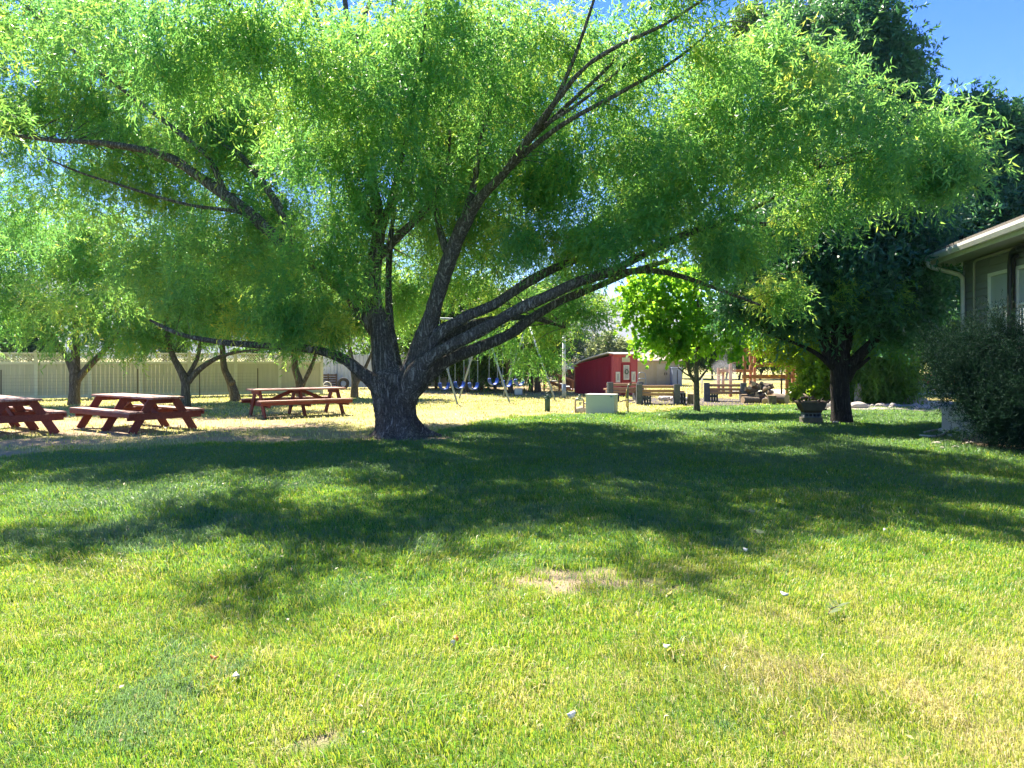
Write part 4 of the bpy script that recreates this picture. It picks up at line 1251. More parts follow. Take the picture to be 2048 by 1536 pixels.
p = G(1159, 825)
t = thing('backflow_pipe', 'bent standpipe with a brass valve joined to the pale green cabinet', 'pipe', p)
for s in (-1, 1):
    MB().tube([(s * .12, 0, -.02 if s < 0 else .1), (s * .12, 0, .34), (s * .095, 0, .385), (s * .06, 0, .40)], .026, 8).build('riser', M['pipe'], t, smooth=True)
MB().tube([(.12, 0, .26), (.34, .02, .26)], .024, 8).build('side_pipe', M['pipe'], t, smooth=True)
vb = MB().lathe([(.03, -.09), (.05, -.07), (.035, -.03), (.06, 0), (.035, .03), (.05, .07), (.03, .09)], 12)
vb.V = [(z, y, x + .38) for x, y, z in vb.V]
vb.build('valve', M['brass'], t, smooth=True)
MB().lathe([(.05, .38), (.045, .44), (.02, .47), (.02, .51)], 10, (0, 0, .02)).build('bonnet', M['brass'], t, smooth=True)
MB().lathe([(.03, -.08), (.04, .0)], 8, (.02, 0, .30)).build('test_cock', M['brass'], t, smooth=True)

p = G(1204, 829)
t = thing('utility_cabinet', 'pale green metal utility cabinet with a light lid on the lawn edge', 'cabinet', p + Vector((.02, .22, 0)), R(-20))
MB().b2(-.41, .41, -.24, .24, -.02, .54).build('cabinet', M['box_paint'], t, .008)
MB().b2(-.425, .425, -.255, .255, .541, .565).build('lid', M['box_top'], t, .006)
MB().b2(.30, .36, -.262, -.2405, .49, .53).build('latch', M['galv'], t, .003)

p = G(1256, 829)
t = thing('yard_spigot', 'thin upright water pipe with a hooked spigot right of the pale green cabinet', 'spigot', p)
MB().tube([(0, 0, -.02), (0, 0, .80), (.015, 0, .835), (.05, 0, .845), (.085, 0, .82)], .022, 8).build('pipe', M['pipe'], t, smooth=True)
MB().tube([(.06, 0, .845), (.06, 0, .875), (.02, -.02, .885), (.11, .02, .885)], .01, 6).build('handle', M['rust'], t, smooth=True)
MB().b2(-.045, -.022, -.015, .015, .45, .72).build('bracket', M['pipe'], t, .003)
mb = MB()
pts = [Vector((-.035, -.03, .70)), Vector((-.06, -.03, .5)), Vector((-.05, -.03, .26)), Vector((-.02, -.04, .2)), Vector((.0, -.05, .4))]
mb.tube([q for q, r in catmull([(v, .012) for v in pts], .05)], .013, 6)
o = tag(mb.build('hose_loop', M['hose'], None, smooth=True), 'short yellow hose loop hanging on the spigot pipe', 'hose')
o.location = p
hp = [G(1262, 817), G(1275, 822), G(1292, 825.5), G(1310, 827), G(1330, 825.5), G(1340, 823.6), G(1326, 822.5)]
o = tag(MB().tube([q for q, r in catmull([(v - p + Vector((0, 0, .035)), .012) for v in hp], .1)], .013, 6).build('garden_hose', M['hose'], None, smooth=True), 'thin yellow garden hose trailing over the grass by the spigot', 'hose')
o.location = p


def rock_mesh(r, seed, sq=(1, 1, .6), sub=2):
    import bmesh
    bm = bmesh.new()
    bmesh.ops.create_icosphere(bm, subdivisions=sub + 1, radius=1)
    for v in bm.verts:
        c = v.co.copy()
        s = 1 + .35 * mnoise.noise(c * 1.1 + Vector((seed * 3.1, 0, 0))) + .12 * mnoise.noise(c * 3 + Vector((0, seed * 2.3, 0)))
        # flatten some facets
        s = min(s, 1.12 - .1 * abs(mnoise.noise(c * .8 + Vector((0, 0, seed)))))
        v.co = Vector((c.x * sq[0], c.y * sq[1], c.z * sq[2])) * s * r
    me = bpy.data.meshes.new('stone')
    bm.to_mesh(me)
    bm.free()
    me.polygons.foreach_set('use_smooth', np.ones(len(me.polygons), dtype=bool))
    return me


me = rock_mesh(.17, 4.2, (1.2, .8, .7))
me.materials.append(M['stone'])
o = bpy.data.objects.new('rock', me)
link(o)
o.location = G(1163, 825) + Vector((.02, .05, .05))
tag(o, 'single brown rock lying beneath the brass valve pipe', 'rock')

# ------------------------------------------------------------------ small red shed
C = Vector((4.23, 32.2, 0))
ang = math.atan2(.56, .83)                       # door wall direction
t = thing('red_shed', 'small dark red shed with a pinkish door wall and pale roof', 'shed', C, ang)
# local: x along the door wall (0..1.34), y backwards along the dark wall (0..2.4)
Wd, Dp = 1.36, 2.55
HF, HB = 1.70, 1.30
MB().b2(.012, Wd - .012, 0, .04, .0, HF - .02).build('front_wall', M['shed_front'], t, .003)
gv_ = MB()
for k in range(1, 8):
    gv_.b2(k * Wd / 8 - .006, k * Wd / 8 + .006, -.006, -.0008, .02, HF - .05)
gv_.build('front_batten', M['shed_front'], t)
mb = MB().prism([(.0405, 0), (Dp, 0), (Dp, HB), (.0405, HF - .01)], 'x', .012, .05)
for k in range(1, 12):
    y = .04 + k * (Dp - .04) / 12
    mb.b2(.0, .0115, y - .012, y + .012, .02, HF - (HF - HB) * y / Dp - .03)
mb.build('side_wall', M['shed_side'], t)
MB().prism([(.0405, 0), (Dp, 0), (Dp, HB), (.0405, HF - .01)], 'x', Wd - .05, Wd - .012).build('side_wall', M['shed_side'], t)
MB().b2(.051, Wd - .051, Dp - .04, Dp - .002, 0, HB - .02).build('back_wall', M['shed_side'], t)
# roof: rises to a low ridge a little behind the front
prof_ = [(-.16, HF + .075), (.25, HF + .12), (1.1, HF - .02), (1.9, HF - .19), (Dp + .15, HB - .05)]
poly = [(y, z) for y, z in prof_] + [(y, z - .05) for y, z in reversed(prof_)]
MB().prism(poly, 'x', -.10, Wd + .12).build('roof', M['roof_white'], t, .006)
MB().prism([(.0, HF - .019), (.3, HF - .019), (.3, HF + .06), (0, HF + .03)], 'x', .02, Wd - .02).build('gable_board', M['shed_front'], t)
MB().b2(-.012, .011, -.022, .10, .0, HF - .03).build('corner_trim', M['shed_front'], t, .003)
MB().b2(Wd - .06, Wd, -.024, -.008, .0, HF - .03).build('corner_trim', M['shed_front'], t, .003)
MB().b2(-.004, .05, Dp - .0, Dp + .05, .0, HB).build('back_post', M['beam'], t, .004)
dx = .70
dr_ = MB().b2(dx - .25, dx + .25, -.034, -.008, .03, 1.36).build('door', M['shed_door'], t, .004)
MB().b2(dx - .16, dx + .16, -.05, -.0345, .66, 1.28).build('window_frame', M['white_paint'], dr_, .004)
MB().b2(dx - .115, dx + .115, -.054, -.0505, .71, 1.23).build('door_glass', M['glass'], dr_)
MB().lathe([(.028, 0), (.032, .02), (.018, .03)], 10, (dx + .2, -.04, .60)).build('door_knob', M['rust'], dr_, smooth=True)
wr = MB().ringtube((dx, -.066, 1.0), .09, .02, 'y', 18, 6)
wr.build('wreath', M['dark_leaf'], dr_, smooth=True)
for cx in (.24, 1.12):
    wn = thing_w = MB()
    mb = MB()
    for (a, b_, z0, z1) in ((-.115, -.06, .56, 1.0), (.06, .115, .56, 1.0), (-.06, .06, .56, .64), (-.06, .06, .92, 1.0)):
        mb.b2(cx + a, cx + b_, -.034, -.008, z0, z1)
    f_ = mb.build('window', M['white_paint'], t, .003)
    MB().b2(cx - .06, cx + .06, -.018, -.009, .64, .92).build('pane', M['glass'], f_)
MB().b2(dx - .23, dx + .21, -.036, -.009, 1.41, 1.60).build('sign_board', M['cream'], t, .006)

# ------------------------------------------------------------------ tan shed and blue grey bin behind
t = thing('tan_shed', 'tan clad outbuilding with double doors behind the red shed', 'shed', (7.0, 43.5, 0), R(4))
wl = MB().b2(0, 2.45, 0, 2.6, 0, 1.42)
for k in range(13):
    wl.b2(.05 + k * .195, .075 + k * .195, -.010, -.0005, .02, 1.40)
wl.build('wall', M['tan_wall'], t)
ro = [(-.25, 1.38), (1.3, 1.88), (2.85, 1.38)]
MB().prism([(p_[0], p_[1]) for p_ in ro] + [(p_[0], p_[1] + .06) for p_ in reversed(ro)], 'x', -.15, 2.6).build('roof', M['pink_roof'], t)
MB().prism([(0.01, 1.421), (2.59, 1.421), (1.3, 1.84)], 'x', .01, 2.44).build('gable', M['tan_wall'], t)
for s in (0, 1):
    d_ = MB().b2(1.25 + s * .46, 1.70 + s * .46, -.035, -.011, .03, 1.25).build('door', M['tan_trim'], t, .004)
    MB().b2(1.62 + s * .12, 1.65 + s * .12, -.06, -.0355, .6, .75).build('handle', M['rust'], d_)
MB().b2(-.02, .06, -.04, -.011, 0, 1.41).build('corner_trim', M['tan_trim'], t, .003)
MB().b2(2.39, 2.47, -.04, -.011, 0, 1.41).build('corner_trim', M['tan_trim'], t, .003)
MB().b2(1.17, 1.245, -.04, -.0105, .02, 1.33).build('door_trim', M['tan_trim'], t, .003)
t = thing('storage_bin', 'blue grey upright storage bin at the right end of the tan shed', 'storage bin', (9.15, 43.0, 0), R(4))
MB().b2(-.27, .27, -.27, .27, 0, .98).build('body', M['blue_grey'], t, .015)
MB().b2(-.29, .29, -.29, .29, .981, 1.04).build('lid', M['blue_grey'], t, .012)
MB().b2(-.02, .02, -.284, -.2705, .1, .9).build('door_seam', M['dark_void'], t)

# ------------------------------------------------------------------ hand truck
p = Vector(((1284 - 1024) / F * 30, 30, 0))
t = thing('hand_truck', 'steel hand truck standing upright behind the front block bench', 'hand truck', p, R(8))
mb = MB()
pts = [(-.16, 0, .08), (-.16, .02, .85), (-.13, .03, .98), (-.06, .03, 1.02), (.06, .03, 1.02), (.13, .03, .98), (.16, .02, .85), (.16, 0, .08)]
mb.tube(pts, .016, 8)
mb.build('frame', M['galv'], t, smooth=True)
for z in (.3, .55, .78):
    MB().tube([(-.16, .01, z), (.16, .01, z)], .012, 6).build('cross_bar', M['galv'], t, smooth=True)
MB().b2(-.2, .2, -.22, .0, .02, .03).build('toe_plate', M['galv'], t)
for s in (-1, 1):
    w_ = MB().ringtube((s * .2, .1, .12), .085, .032, 'x', 18, 8).build('wheel', M['tyre'], t, smooth=True)
    MB().tube([(s * .185, .1, .12), (s * .215, .1, .12)], .06, 10).build('rim', M['rim'], w_, smooth=True)

# ------------------------------------------------------------------ block and timber benches round the fire pit
def block_mb(mb, c, sx, sy, sz, holes='y', n=2):
    """hollow block centred at c; open cells run along 'holes'"""
    t_ = .032
    x0, x1 = c[0] - sx / 2, c[0] + sx / 2
    y0, y1 = c[1] - sy / 2, c[1] + sy / 2
    z0, z1 = c[2] - sz / 2, c[2] + sz / 2
    if holes == 'y':
        mb.b2(x0, x1, y0, y1, z0, z0 + t_)
        mb.b2(x0, x1, y0, y1, z1 - t_, z1)
        for k in range(n + 1):
            xa = x0 + (sx - t_) * k / n
            mb.b2(xa, xa + t_, y0, y1, z0 + t_, z1 - t_)
    else:
        mb.b2(x0, x1, y0, y0 + t_, z0, z1)
        mb.b2(x0, x1, y1 - t_, y1, z0, z1)
        for k in range(n + 1):
            xa = x0 + (sx - t_) * k / n
            mb.b2(xa, xa + t_, y0 + t_, y1 - t_, z0, z1)


def block_bench(label, loc, rz, w=1.30):
    t = thing('block_bench', label, 'bench', loc, rz, 'block and timber benches round the fire pit')
    for s in (-1, 1):
        x = s * w / 2
        for k in range(3):
            mb = MB()
            mb.b2(x - .10, x + .10, -.09, -.06, k * .232 + .002, k * .232 + .23)
            block_mb(mb, (x, .005, k * .232 + .116), .20, .128, .228, 'z')
            mb.build('block', M['block'], t, .004)
        for k in range(2):
            mb = MB()
            block_mb(mb, (x - s * 0 + (.12 if s > 0 else .22), .29, k * .197 + .099), .39, .40, .193, 'y', 4 if k else 4)
            mb.build('block', M['block'], t, .004)
    for z, y in ((.60, .125), (.45, .125), (.335, .125)):
        MB().b2(-w / 2 - .10 + rng.random() * .06, w / 2 + .05 + rng.random() * .05, y - .05, y + .05, z - .048, z + .048).build('backrest_timber' if z > .4 else 'timber', M['timber'], t, .012)
    for y in (.30, .42):
        MB().b2(-w / 2 - .06, w / 2 + .30, y - .052, y + .052, .398, .455).build('seat_timber', M['timber'], t, .01)
    return t


block_bench('front bench of dark blocks and pinkish timbers right of the spigot', P(1316, 812, 26.3) * Vector((1, 1, 0)).x if False else Vector(((1316 - 1024) / F * 26.3, 26.3, 0)), R(-4), 1.27)
block_bench('bench of dark blocks and timbers partly hidden by the pale green cabinet', Vector(((1250 - 1024) / F * 28.4, 28.4, 0)), R(16), 1.20)
block_bench('bench of dark blocks and timbers between the maple and the woodpile', Vector(((1450 - 1024) / F * 27.6, 27.6, 0)), R(-8), 1.28)
# ash and gravel bed of the fire pit
mb = MB().lathe([(2.55, 0), (2.5, .012), (1.2, .02), (.01, .02)], 40)
o = mb.build('fire_pit_bed', M['ash_bed'])
o.location = (6.6, 28.2, 0)
o['kind'] = 'structure'
for j in range(9):
    a = j / 9 * 6.28
    me = rock_mesh(.13 + .03 * rng.random(), j * 1.7, (1, .9, .75))
    me.materials.append(M['pale_stone'])
    o = bpy.data.objects.new('fire_pit_stone', me)
    link(o)
    o.location = (6.15 + math.cos(a) * .62, 28.3 + math.sin(a) * .5, .08)
    tag(o, 'pale stone of the fire ring seen between the block benches', 'stone', 'stones of the fire ring')


def log_mb(L, r, seed, split=False):
    mb = MB()
    n = 14
    vs = []
    segs = 7
    for i in range(segs):
        x = -L / 2 + L * i / (segs - 1)
        for k in range(n):
            a = 2 * math.pi * k / n
            rr = r * (1 + .12 * mnoise.noise(Vector((math.cos(a) * 1.3, math.sin(a) * 1.3, x * 3 + seed * 5))))
            y, z = math.cos(a) * rr, math.sin(a) * rr
            if split:
                z = max(z, -r * .15 + .04 * r * math.sin(a * 5 + seed))
            vs.append((x, y + .12 * r * math.sin(x * 4 + seed), z))
    fs = [(i * n + k, i * n + (k + 1) % n, (i + 1) * n + (k + 1) % n, (i + 1) * n + k) for i in range(segs - 1) for k in range(n)]
    mb.add(vs, fs)
    mb.cur = 1
    b0 = len(mb.V)
    mb.add([vs[k] for k in range(n)], [tuple(range(n - 1, -1, -1))])
    mb.add([vs[(segs - 1) * n + k] for k in range(n)], [tuple(range(n))])
    return mb


tmpl = []
for j in range(8):
    o = log_mb(.34 + .14 * rng.random(), .055 + .035 * rng.random(), j, j % 3 == 1).build('firewood_log', [M['log_bark'], M['log_end']], None, smooth=False)
    for pl in o.data.polygons:
        pl.use_smooth = len(pl.vertices) == 4
    tag(o, 'weathered firewood log in the heap right of the block benches', 'log', 'firewood heap')
    tmpl.append(o)
# heap: rows that narrow upwards
spots = []
for layer, (cnt, z) in enumerate(((10, .08), (11, .19), (10, .31), (8, .43), (6, .54), (4, .63))):
    for q in range(cnt):
        half = .72 - layer * .085
        spots.append(((rng.random() * 2 - 1) * half, (rng.random() - .5) * .5 + layer * .04, z + rng.normal(0, .02)))
hc = Vector(((1524 - 1024) / F * 27.3, 27.4, 0))
for j, s_ in enumerate(spots):
    o = tmpl[j] if j < len(tmpl) else tmpl[j % len(tmpl)].copy()
    if j >= len(tmpl):
        COL.objects.link(o)
    o.location = hc + Vector(s_)
    o.rotation_euler = (rng.random() * 6, rng.normal(0, .28), rng.choice([0.2, 1.2, 1.6, 2.6]) + rng.normal(0, .35))
# big rounds at the heap's foot
for (px, py, L_, r_, up, lab) in ((1545, 808, .30, .145, True, 'pale upright chopping block at the right foot of the firewood heap'), (1531, 807, .34, .11, False, 'short thick round lying left of the chopping block'), (1502, 807, .62, .12, False, 'longest pale log along the front of the firewood heap'), (1384, 809, .36, .15, True, 'brown stump seat right behind the maple trunk'), (1562, 807, .5, .17, False, 'dark gnarled trunk section at the right end of the heap'), (1489, 806, .30, .12, True, 'upright log leaning on the block bench end')):
    o = log_mb(L_, r_, px * .1).build('log_round', [M['log_bark'], M['log_end']])
    for pl in o.data.polygons:
        pl.use_smooth = len(pl.vertices) == 4
    g = G(px, py)
    o.location = g + Vector((0, .05, L_ / 2 if up else r_ * .9))
    o.rotation_euler = (0, R(90), rng.random() * 3) if up else (rng.random() * 6, rng.normal(0, .06), R({1531: 72, 1502: 18, 1562: -50}[px]))
    tag(o, lab, 'log')

# ------------------------------------------------------------------ timber climbing frame
t = thing('climbing_frame', 'reddish timber climbing frame of posts and beams behind the firewood heap', 'climbing frame', (11.0, 32, 0))
def PW(px, D):
    return (px - 1024) / F * D - 11.0, D - 32
posts = [(1437, 33.5, 1.15), (1446, 34.5, 1.1), (1461, 31.5, 1.5), (1489, 31.0, 1.95), (1501, 33.6, 1.95), (1509, 34.2, 1.9), (1574, 31.0, 1.75), (1586, 31.4, 1.75), (1593, 34.0, 1.8), (1609, 31.2, 1.8)]
for px, D, h in posts:
    x, y = PW(px, D)
    MB().b2(x - .055, x + .055, y - .055, y + .055, -.02, h).build('post', M['beam'], t, .006)
def beam(px0, D0_, px1, D1_, z, hh=.13, ww=.05, dy=-.085):
    a, b_ = PW(px0, D0_), PW(px1, D1_)
    return MB().bar((a[0], a[1] + dy, z), (b_[0], b_[1] + dy, z), ww, hh).build('beam', M['beam'], t, .006)
beam(1483, 31, 1612, 31.2, .83, .16)
beam(1500, 31, 1612, 31.2, 1.30, .15)
beam(1485, 31, 1580, 31, 1.70, .12)
beam(1485, 31, 1612, 31, 1.90, .12)
beam(1498, 34, 1598, 34, 1.30, .13)
beam(1498, 34, 1598, 34, 1.82, .13)
beam(1435, 33.5, 1505, 33.6, 1.02, .12)
beam(1455, 31.5, 1492, 31.2, 1.42, .11)
for q in range(5):
    a, b_ = PW(1495 + q * 26, 31), PW(1502 + q * 22, 34)
    MB().bar((a[0], a[1] - .2, 2.02), (b_[0], b_[1] + .2, 2.02), .05, .1).build('rafter', M['beam'], t, .005)
for px, mm, z in ((1498, 'hold_pink', .87), (1537, 'hold_yellow', .88), (1557, 'hold_yellow', .87), (1590, 'hold_pink', .85), (1541, 'hold_yellow', 1.33)):
    x, y = PW(px, 31.05)
    MB().lathe([(.045, 0), (.05, .02), (.03, .045), (.01, .05)], 10).build('climbing_hold', M[mm], t, smooth=True).matrix_local = Matrix.Translation((x, y - .112, z)) @ Matrix.Rotation(R(90), 4, 'X')
t = thing('steel_pole', 'thin dark pole standing by the right bay of the climbing frame', 'pole', Vector(((1563 - 1024) / F * 32.4, 32.4, 0)))
MB().lathe([(.04, -.02), (.038, 1.15)], 10).build('shaft', M['blue_grey'] if False else M['steel_post'], t, smooth=True)
MB().lathe([(.045, 1.15), (.03, 1.18), (.005, 1.19)], 10).build('cap', M['steel_post'], t, smooth=True)
# white pipe frame
p = Vector(((1420 - 1024) / F * 33, 33, 0))
t = thing('pipe_frame', 'low white plastic pipe frame beyond the maple trunk', 'frame', p)
for x in (-.36, -.2, .5):
    MB().tube([(x, 0 if x != -.2 else .5, -.02), (x, 0 if x != -.2 else .5, .83)], .018, 8).build('upright', M['white_paint'], t, smooth=True)
MB().tube([(-.36, 0, .84), (.5, 0, .84)], .019, 8).build('crossbar', M['white_paint'], t, smooth=True)
MB().tube([(-.36, 0, .81), (-.2, .5, .81)], .016, 8).build('side_bar', M['white_paint'], t, smooth=True)

# driveway glimpse
o = MB().b2(10.4, 22, 33.2, 38.5, -.05, .012).build('driveway', M['driveway'])
structure(o)

# ------------------------------------------------------------------ fire pan on blocks beside the elm
p = G(1622, 846)
bs = thing('block_pedestal', 'tan hollow blocks carrying the iron fire pan', 'block', p, R(-5))
mb = MB(); mb.b2(-.235, .235, -.16, .16, -.02, .14); mb.build('base_block', M['block_tan'], bs, .006)
mb = MB(); block_mb(mb, (0, 0, .20), .40, .30, .118, 'y', 4); mb.build('hollow_block', M['block'], bs, .004)
t = thing('fire_pan', 'black iron fire pan with flared corners full of scrap wood', 'fire pan', p + Vector((0, 0, .26)), R(-5))
def frustum(mb, w0, d0, z0, w1, d1, z1):
    vs = [(x * w0 / 2, y * d0 / 2, z0) for x, y in ((-1, -1), (1, -1), (1, 1), (-1, 1))] + [(x * w1 / 2, y * d1 / 2, z1) for x, y in ((-1, -1), (1, -1), (1, 1), (-1, 1))]
    return mb.add(vs, [(3, 2, 1, 0), (0, 1, 5, 4), (1, 2, 6, 5), (2, 3, 7, 6), (3, 0, 4, 7)])
mb = MB()
frustum(mb, .40, .34, .0, .60, .44, .27)
o = mb.build('pan', M['rust'], t)
sd_ = o.modifiers.new('thick', 'SOLIDIFY'); sd_.thickness = .012
for yy, nm in ((-.243, 'front_plate'), (.243, 'back_plate')):
    MB().prism([(-.235, .06), (.235, .06), (.315, .255), (-.315, .255)], 'y', yy - .01, yy + .01).build(nm, M['pan_plate'], t, .004)
for s in (-1, 1):
    mb = MB()
    mb.bar((s * .325, -.25, .262), (s * .325, .25, .262), .03, .04)
    mb.bar((s * .31, -.262, .25), (s * .375, -.262, .335), .02, .045)
    mb.bar((s * .31, .262, .25), (s * .375, .262, .335), .02, .045)
    mb.build('flared_side', M['rust'], t, .004)
    MB().tube([(s * .28, -.1, .07), (s * .34, -.1, .06), (s * .36, 0, .09), (s * .34, .1, .06), (s * .28, .1, .07)], .012, 6).build('handle', M['rust'], t, smooth=True)
for j in range(7):
    o = tmpl[(j * 3) % 8].copy()
    COL.objects.link(o)
    o.name = 'kindling_log'
    o['label'] = 'scrap log laid in the iron fire pan'
    o['group'] = 'wood in the fire pan'
    o.scale = (.95, .3, .3)
    o.location = p + Vector((rng.normal(0, .10), rng.normal(0, .08), .26 + .22 + .035 * j * .8))
    o.rotation_euler = (rng.random() * 6, rng.normal(0, .2), rng.random() * 3.1)

# thin smoke drifting off the fire pit
o = MB().lathe([(.05, .12), (.22, .3), (.36, .6), (.46, 1.0), (.44, 1.4), (.2, 1.7)], 16).build('smoke', None, None, smooth=True)
o.data.materials.clear()
m = bpy.data.materials.new('smoke')
m.use_nodes = True
nt = m.node_tree
nt.nodes.remove(nt.nodes['Principled BSDF'])
pv = nt.nodes.new('ShaderNodeVolumePrincipled')
pv.inputs['Color'].default_value = (.9, .9, .92, 1)
tc = N(nt, 'ShaderNodeTexCoord')
nn = N(nt, 'ShaderNodeTexNoise', Scale=2.6, Detail=4)
nt.links.new(tc.outputs['Object'], nn.inputs['Vector'])
mr = N(nt, 'ShaderNodeMapRange')
mr.inputs['From Min'].default_value = .42; mr.inputs['From Max'].default_value = .75
mr.inputs['To Min'].default_value = 0; mr.inputs['To Max'].default_value = .9
nt.links.new(nn.outputs['Fac'], mr.inputs['Value'])
nt.links.new(mr.outputs[0], pv.inputs['Density'])
nt.links.new(pv.outputs[0], nt.nodes['Material Output'].inputs['Volume'])
o.data.materials.append(m)
o.location = (7.75, 28.2, 0)
o['kind'] = 'stuff'
o['label'] = 'thin pale smoke drifting up by the block benches'

# ------------------------------------------------------------------ rock border and gravel
rk = []
for j in range(8):
    me = rock_mesh(1, j * 2.9 + 1, (1, .85, .62))
    me.materials.append(M['pale_stone' if j % 3 else 'stone'])
    rk.append(me)
bp_ = [(1640, 817), (1670, 819), (1700, 817.5), (1740, 817), (1790, 817.5), (1840, 819.5), (1890, 823)]
for j in range(58):
    f = rng.random() * 6
    k = min(5, int(f))
    px = bp_[k][0] + (bp_[k + 1][0] - bp_[k][0]) * (f - k)
    py = bp_[k][1] + (bp_[k + 1][1] - bp_[k][1]) * (f - k) - (abs(rng.normal(0, 2.6)) if px > 1690 else abs(rng.normal(0, .8)))
    o = bpy.data.objects.new('border_rock', rk[j % 8])
    link(o)
    g = G(px, py)
    r_ = .055 + .085 * rng.random() ** 2
    o.scale = (r_ * (1 + .4 * rng.random()), r_, r_ * (1 + .2 * rng.random()))
    o.location = g + Vector((0, 0, r_ * .35))
    o.rotation_euler = (0, 0, rng.random() * 6.3)
    tag(o, 'pale rock in the border between the elm and the juniper', 'rock', 'rocks of the garden border')
for px, py, r_, lab in ((1716, 817, .24, 'largest tan boulder of the rock border, right of the elm trunk'), (1658, 817, .26, 'flat tan boulder left of the elm trunk'), (1829, 808, .33, 'low grey slab rock lying behind the rock border'), (1672, 847, .07, 'small grey stone against the foot of the elm'), (1868, 812, .2, 'grey rock half under the juniper at the border end')):
    me = rock_mesh(r_, px * .37, (1.25, .8, .62))
    me.materials.append(M['pale_stone' if r_ < .3 else 'stone'])
    o = bpy.data.objects.new('boulder', me)
    link(o)
    o.location = G(px, py) + Vector((0, 0, r_ * .25))
    tag(o, lab, 'boulder')
gp = [G(1636, 820), G(1700, 820), G(1790, 820), G(1900, 826), G(1960, 815), G(1900, 803), G(1800, 803), G(1700, 807), G(1640, 812)]
mb = MB()
mb.prism([(v.x, v.y) for v in gp], 'z', -.03, .02)
o = mb.build('gravel_bed', M['gravel'])
o['kind'] = 'structure'
# standing stone by the weeping shrub
o = MB().add([(-.13, -.08, 0), (.14, -.08, 0), (.14, .08, 0), (-.13, .08, 0), (-.085, -.06, .66), (.08, -.06, .72), (.08, .06, .72), (-.085, .06, .66)], [(3, 2, 1, 0), (4, 5, 6, 7), (0, 1, 5, 4), (1, 2, 6, 5), (2, 3, 7, 6), (3, 0, 4, 7)]).build('standing_stone', M['stone'], None, .02)
o.location = G(1716, 808)
tag(o, 'grey upright stone post in front of the weeping shrub', 'stone')

# ------------------------------------------------------------------ tractor
p = Vector(((1842 - 1024) / F * 37, 37, 0))
t = thing('tractor', 'small red tractor with a front loader parked in the far field', 'tractor', p, R(12))
# local: faces -x
def wheel(x, y, r, w_, name='wheel'):
    o = MB().ringtube((x, y, r), r - w_ * .42, w_ * .45, 'y', 28, 10).build(name, M['tyre'], t, smooth=True)
    rm = MB().lathe([(.02, -.03), (r * .6, -.05), (r * .62, .05), (.02, .03)], 18)
    rm.V = [(x + a, y + c, r + b_) for a, b_, c in rm.V]
    rm.build('rim', M['rim'], o)
for s in (-1, 1):
    wheel(-.12, s * .32, .23, .15)
    wheel(.75, s * .36, .36, .2)
MB().prism([(-.35, .32), (.35, .32), (.40, .62), (.3, .66), (-.25, .60), (-.38, .5)], 'y', -.17, .17).build('hood', M['tractor_red'], t, .02)
MB().b2(.2, 1.0, -.14, .14, .25, .48).build('chassis', M['steel_post'], t, .02)
for s in (-1, 1):
    pts = []
    for i in range(9):
        a = R(20 + i * 17.5)
        pts.append((.75 + math.cos(a) * .42, .36 + math.sin(a) * .42))
    poly = pts + [(.75 + (x - .75) * .93, .36 + (z - .36) * .93) for x, z in reversed(pts)]
    MB().prism(poly, 'y', s * .36 - .12, s * .36 + .12).build('fender', M['tractor_red'], t)
MB().b2(.55, .85, -.15, .15, .58, .64).build('seat', M['tyre'], t, .02)
MB().b2(.82, .88, -.15, .15, .641, .88).build('seat_back', M['tyre'], t, .02)
MB().ringtube((.42, 0, .84), .11, .013, 'x', 16, 6, Matrix.Rotation(R(20), 3, 'Y')).build('steering_wheel', M['tyre'], t, smooth=True)
MB().tube([(.35, 0, .62), (.42, 0, .84)], .015, 6).build('steering_column', M['steel_post'], t)
mb = MB()
mb.tube([(.9, -.22, .5), (.92, -.22, 1.12), (.92, .22, 1.12), (.9, .22, .5)], .022, 8)
mb.build('roll_bar', M['steel_post'], t, smooth=True)
for s in (-1, 1):
    mb = MB()
    mb.bar((.2, s * .24, .62), (-.35, s * .24, .66), .045, .07)
    mb.bar((-.35, s * .24, .68), (-.72, s * .24, .18), .045, .07)
    mb.build('loader_arm', M['tractor_red'], t, .005)
    MB().bar((.12, s * .22, .3), (.2, s * .22, .66), .05, .08).build('loader_post', M['tractor_red'], t, .005)
MB().prism([(-.68, .28), (-.72, .05), (-1.0, .0), (-1.02, .03), (-.76, .09), (-.71, .3)], 'y', -.42, .42).build('bucket', M['rust'], t, .004)
MB().tube([(-.1, .1, .62), (-.1, .1, .85)], .02, 8).build('exhaust', M['steel_post'], t, smooth=True)

# ------------------------------------------------------------------ far left-of-shed odds and ends
t = thing('wooden_playhouse', 'brown wooden playhouse partly hidden by the lamp pole and red shed', 'playhouse', (2.45, 39.5, 0), R(-6))
mb = MB()
for k in range(7):
    mb.b2(k * .13, k * .13 + .127, 0, .03, 0, .42)
for a, b_ in ((0, .14), (.42, .91)):
    n = int((b_ - a) / .127)
    for k in range(n):
        mb.b2(a + k * .13, a + k * .13 + .127, 0, .03, .42, 1.0)
mb.b2(.14, .42, 0, .03, .42, .5)
mb.b2(.14, .42, 0, .03, .86, 1.0)
mb.build('front_wall', M['beam'], t)
MB().b2(0, .9, .8, .83, 0, 1.0).build('back_wall', M['beam'], t)
MB().b2(.87, .9, .031, .799, 0, 1.0).build('side_wall', M['beam'], t)
ro = [(-.12, .98), (.42, 1.32), (.95, .98)]
MB().prism(ro + [(y, z + .04) for y, z in reversed(ro)], 'x', -.12, 1.02).build('roof', M['roof_white'], t)
mb = MB()
for (a, b_, z0, z1) in ((.14, .17, .5, .86), (.39, .42, .5, .86), (.17, .39, .5, .53), (.17, .39, .83, .86)):
    mb.b2(a, b_, -.012, -.0005, z0, z1)
mb.build('window_frame', M['cream'], t)
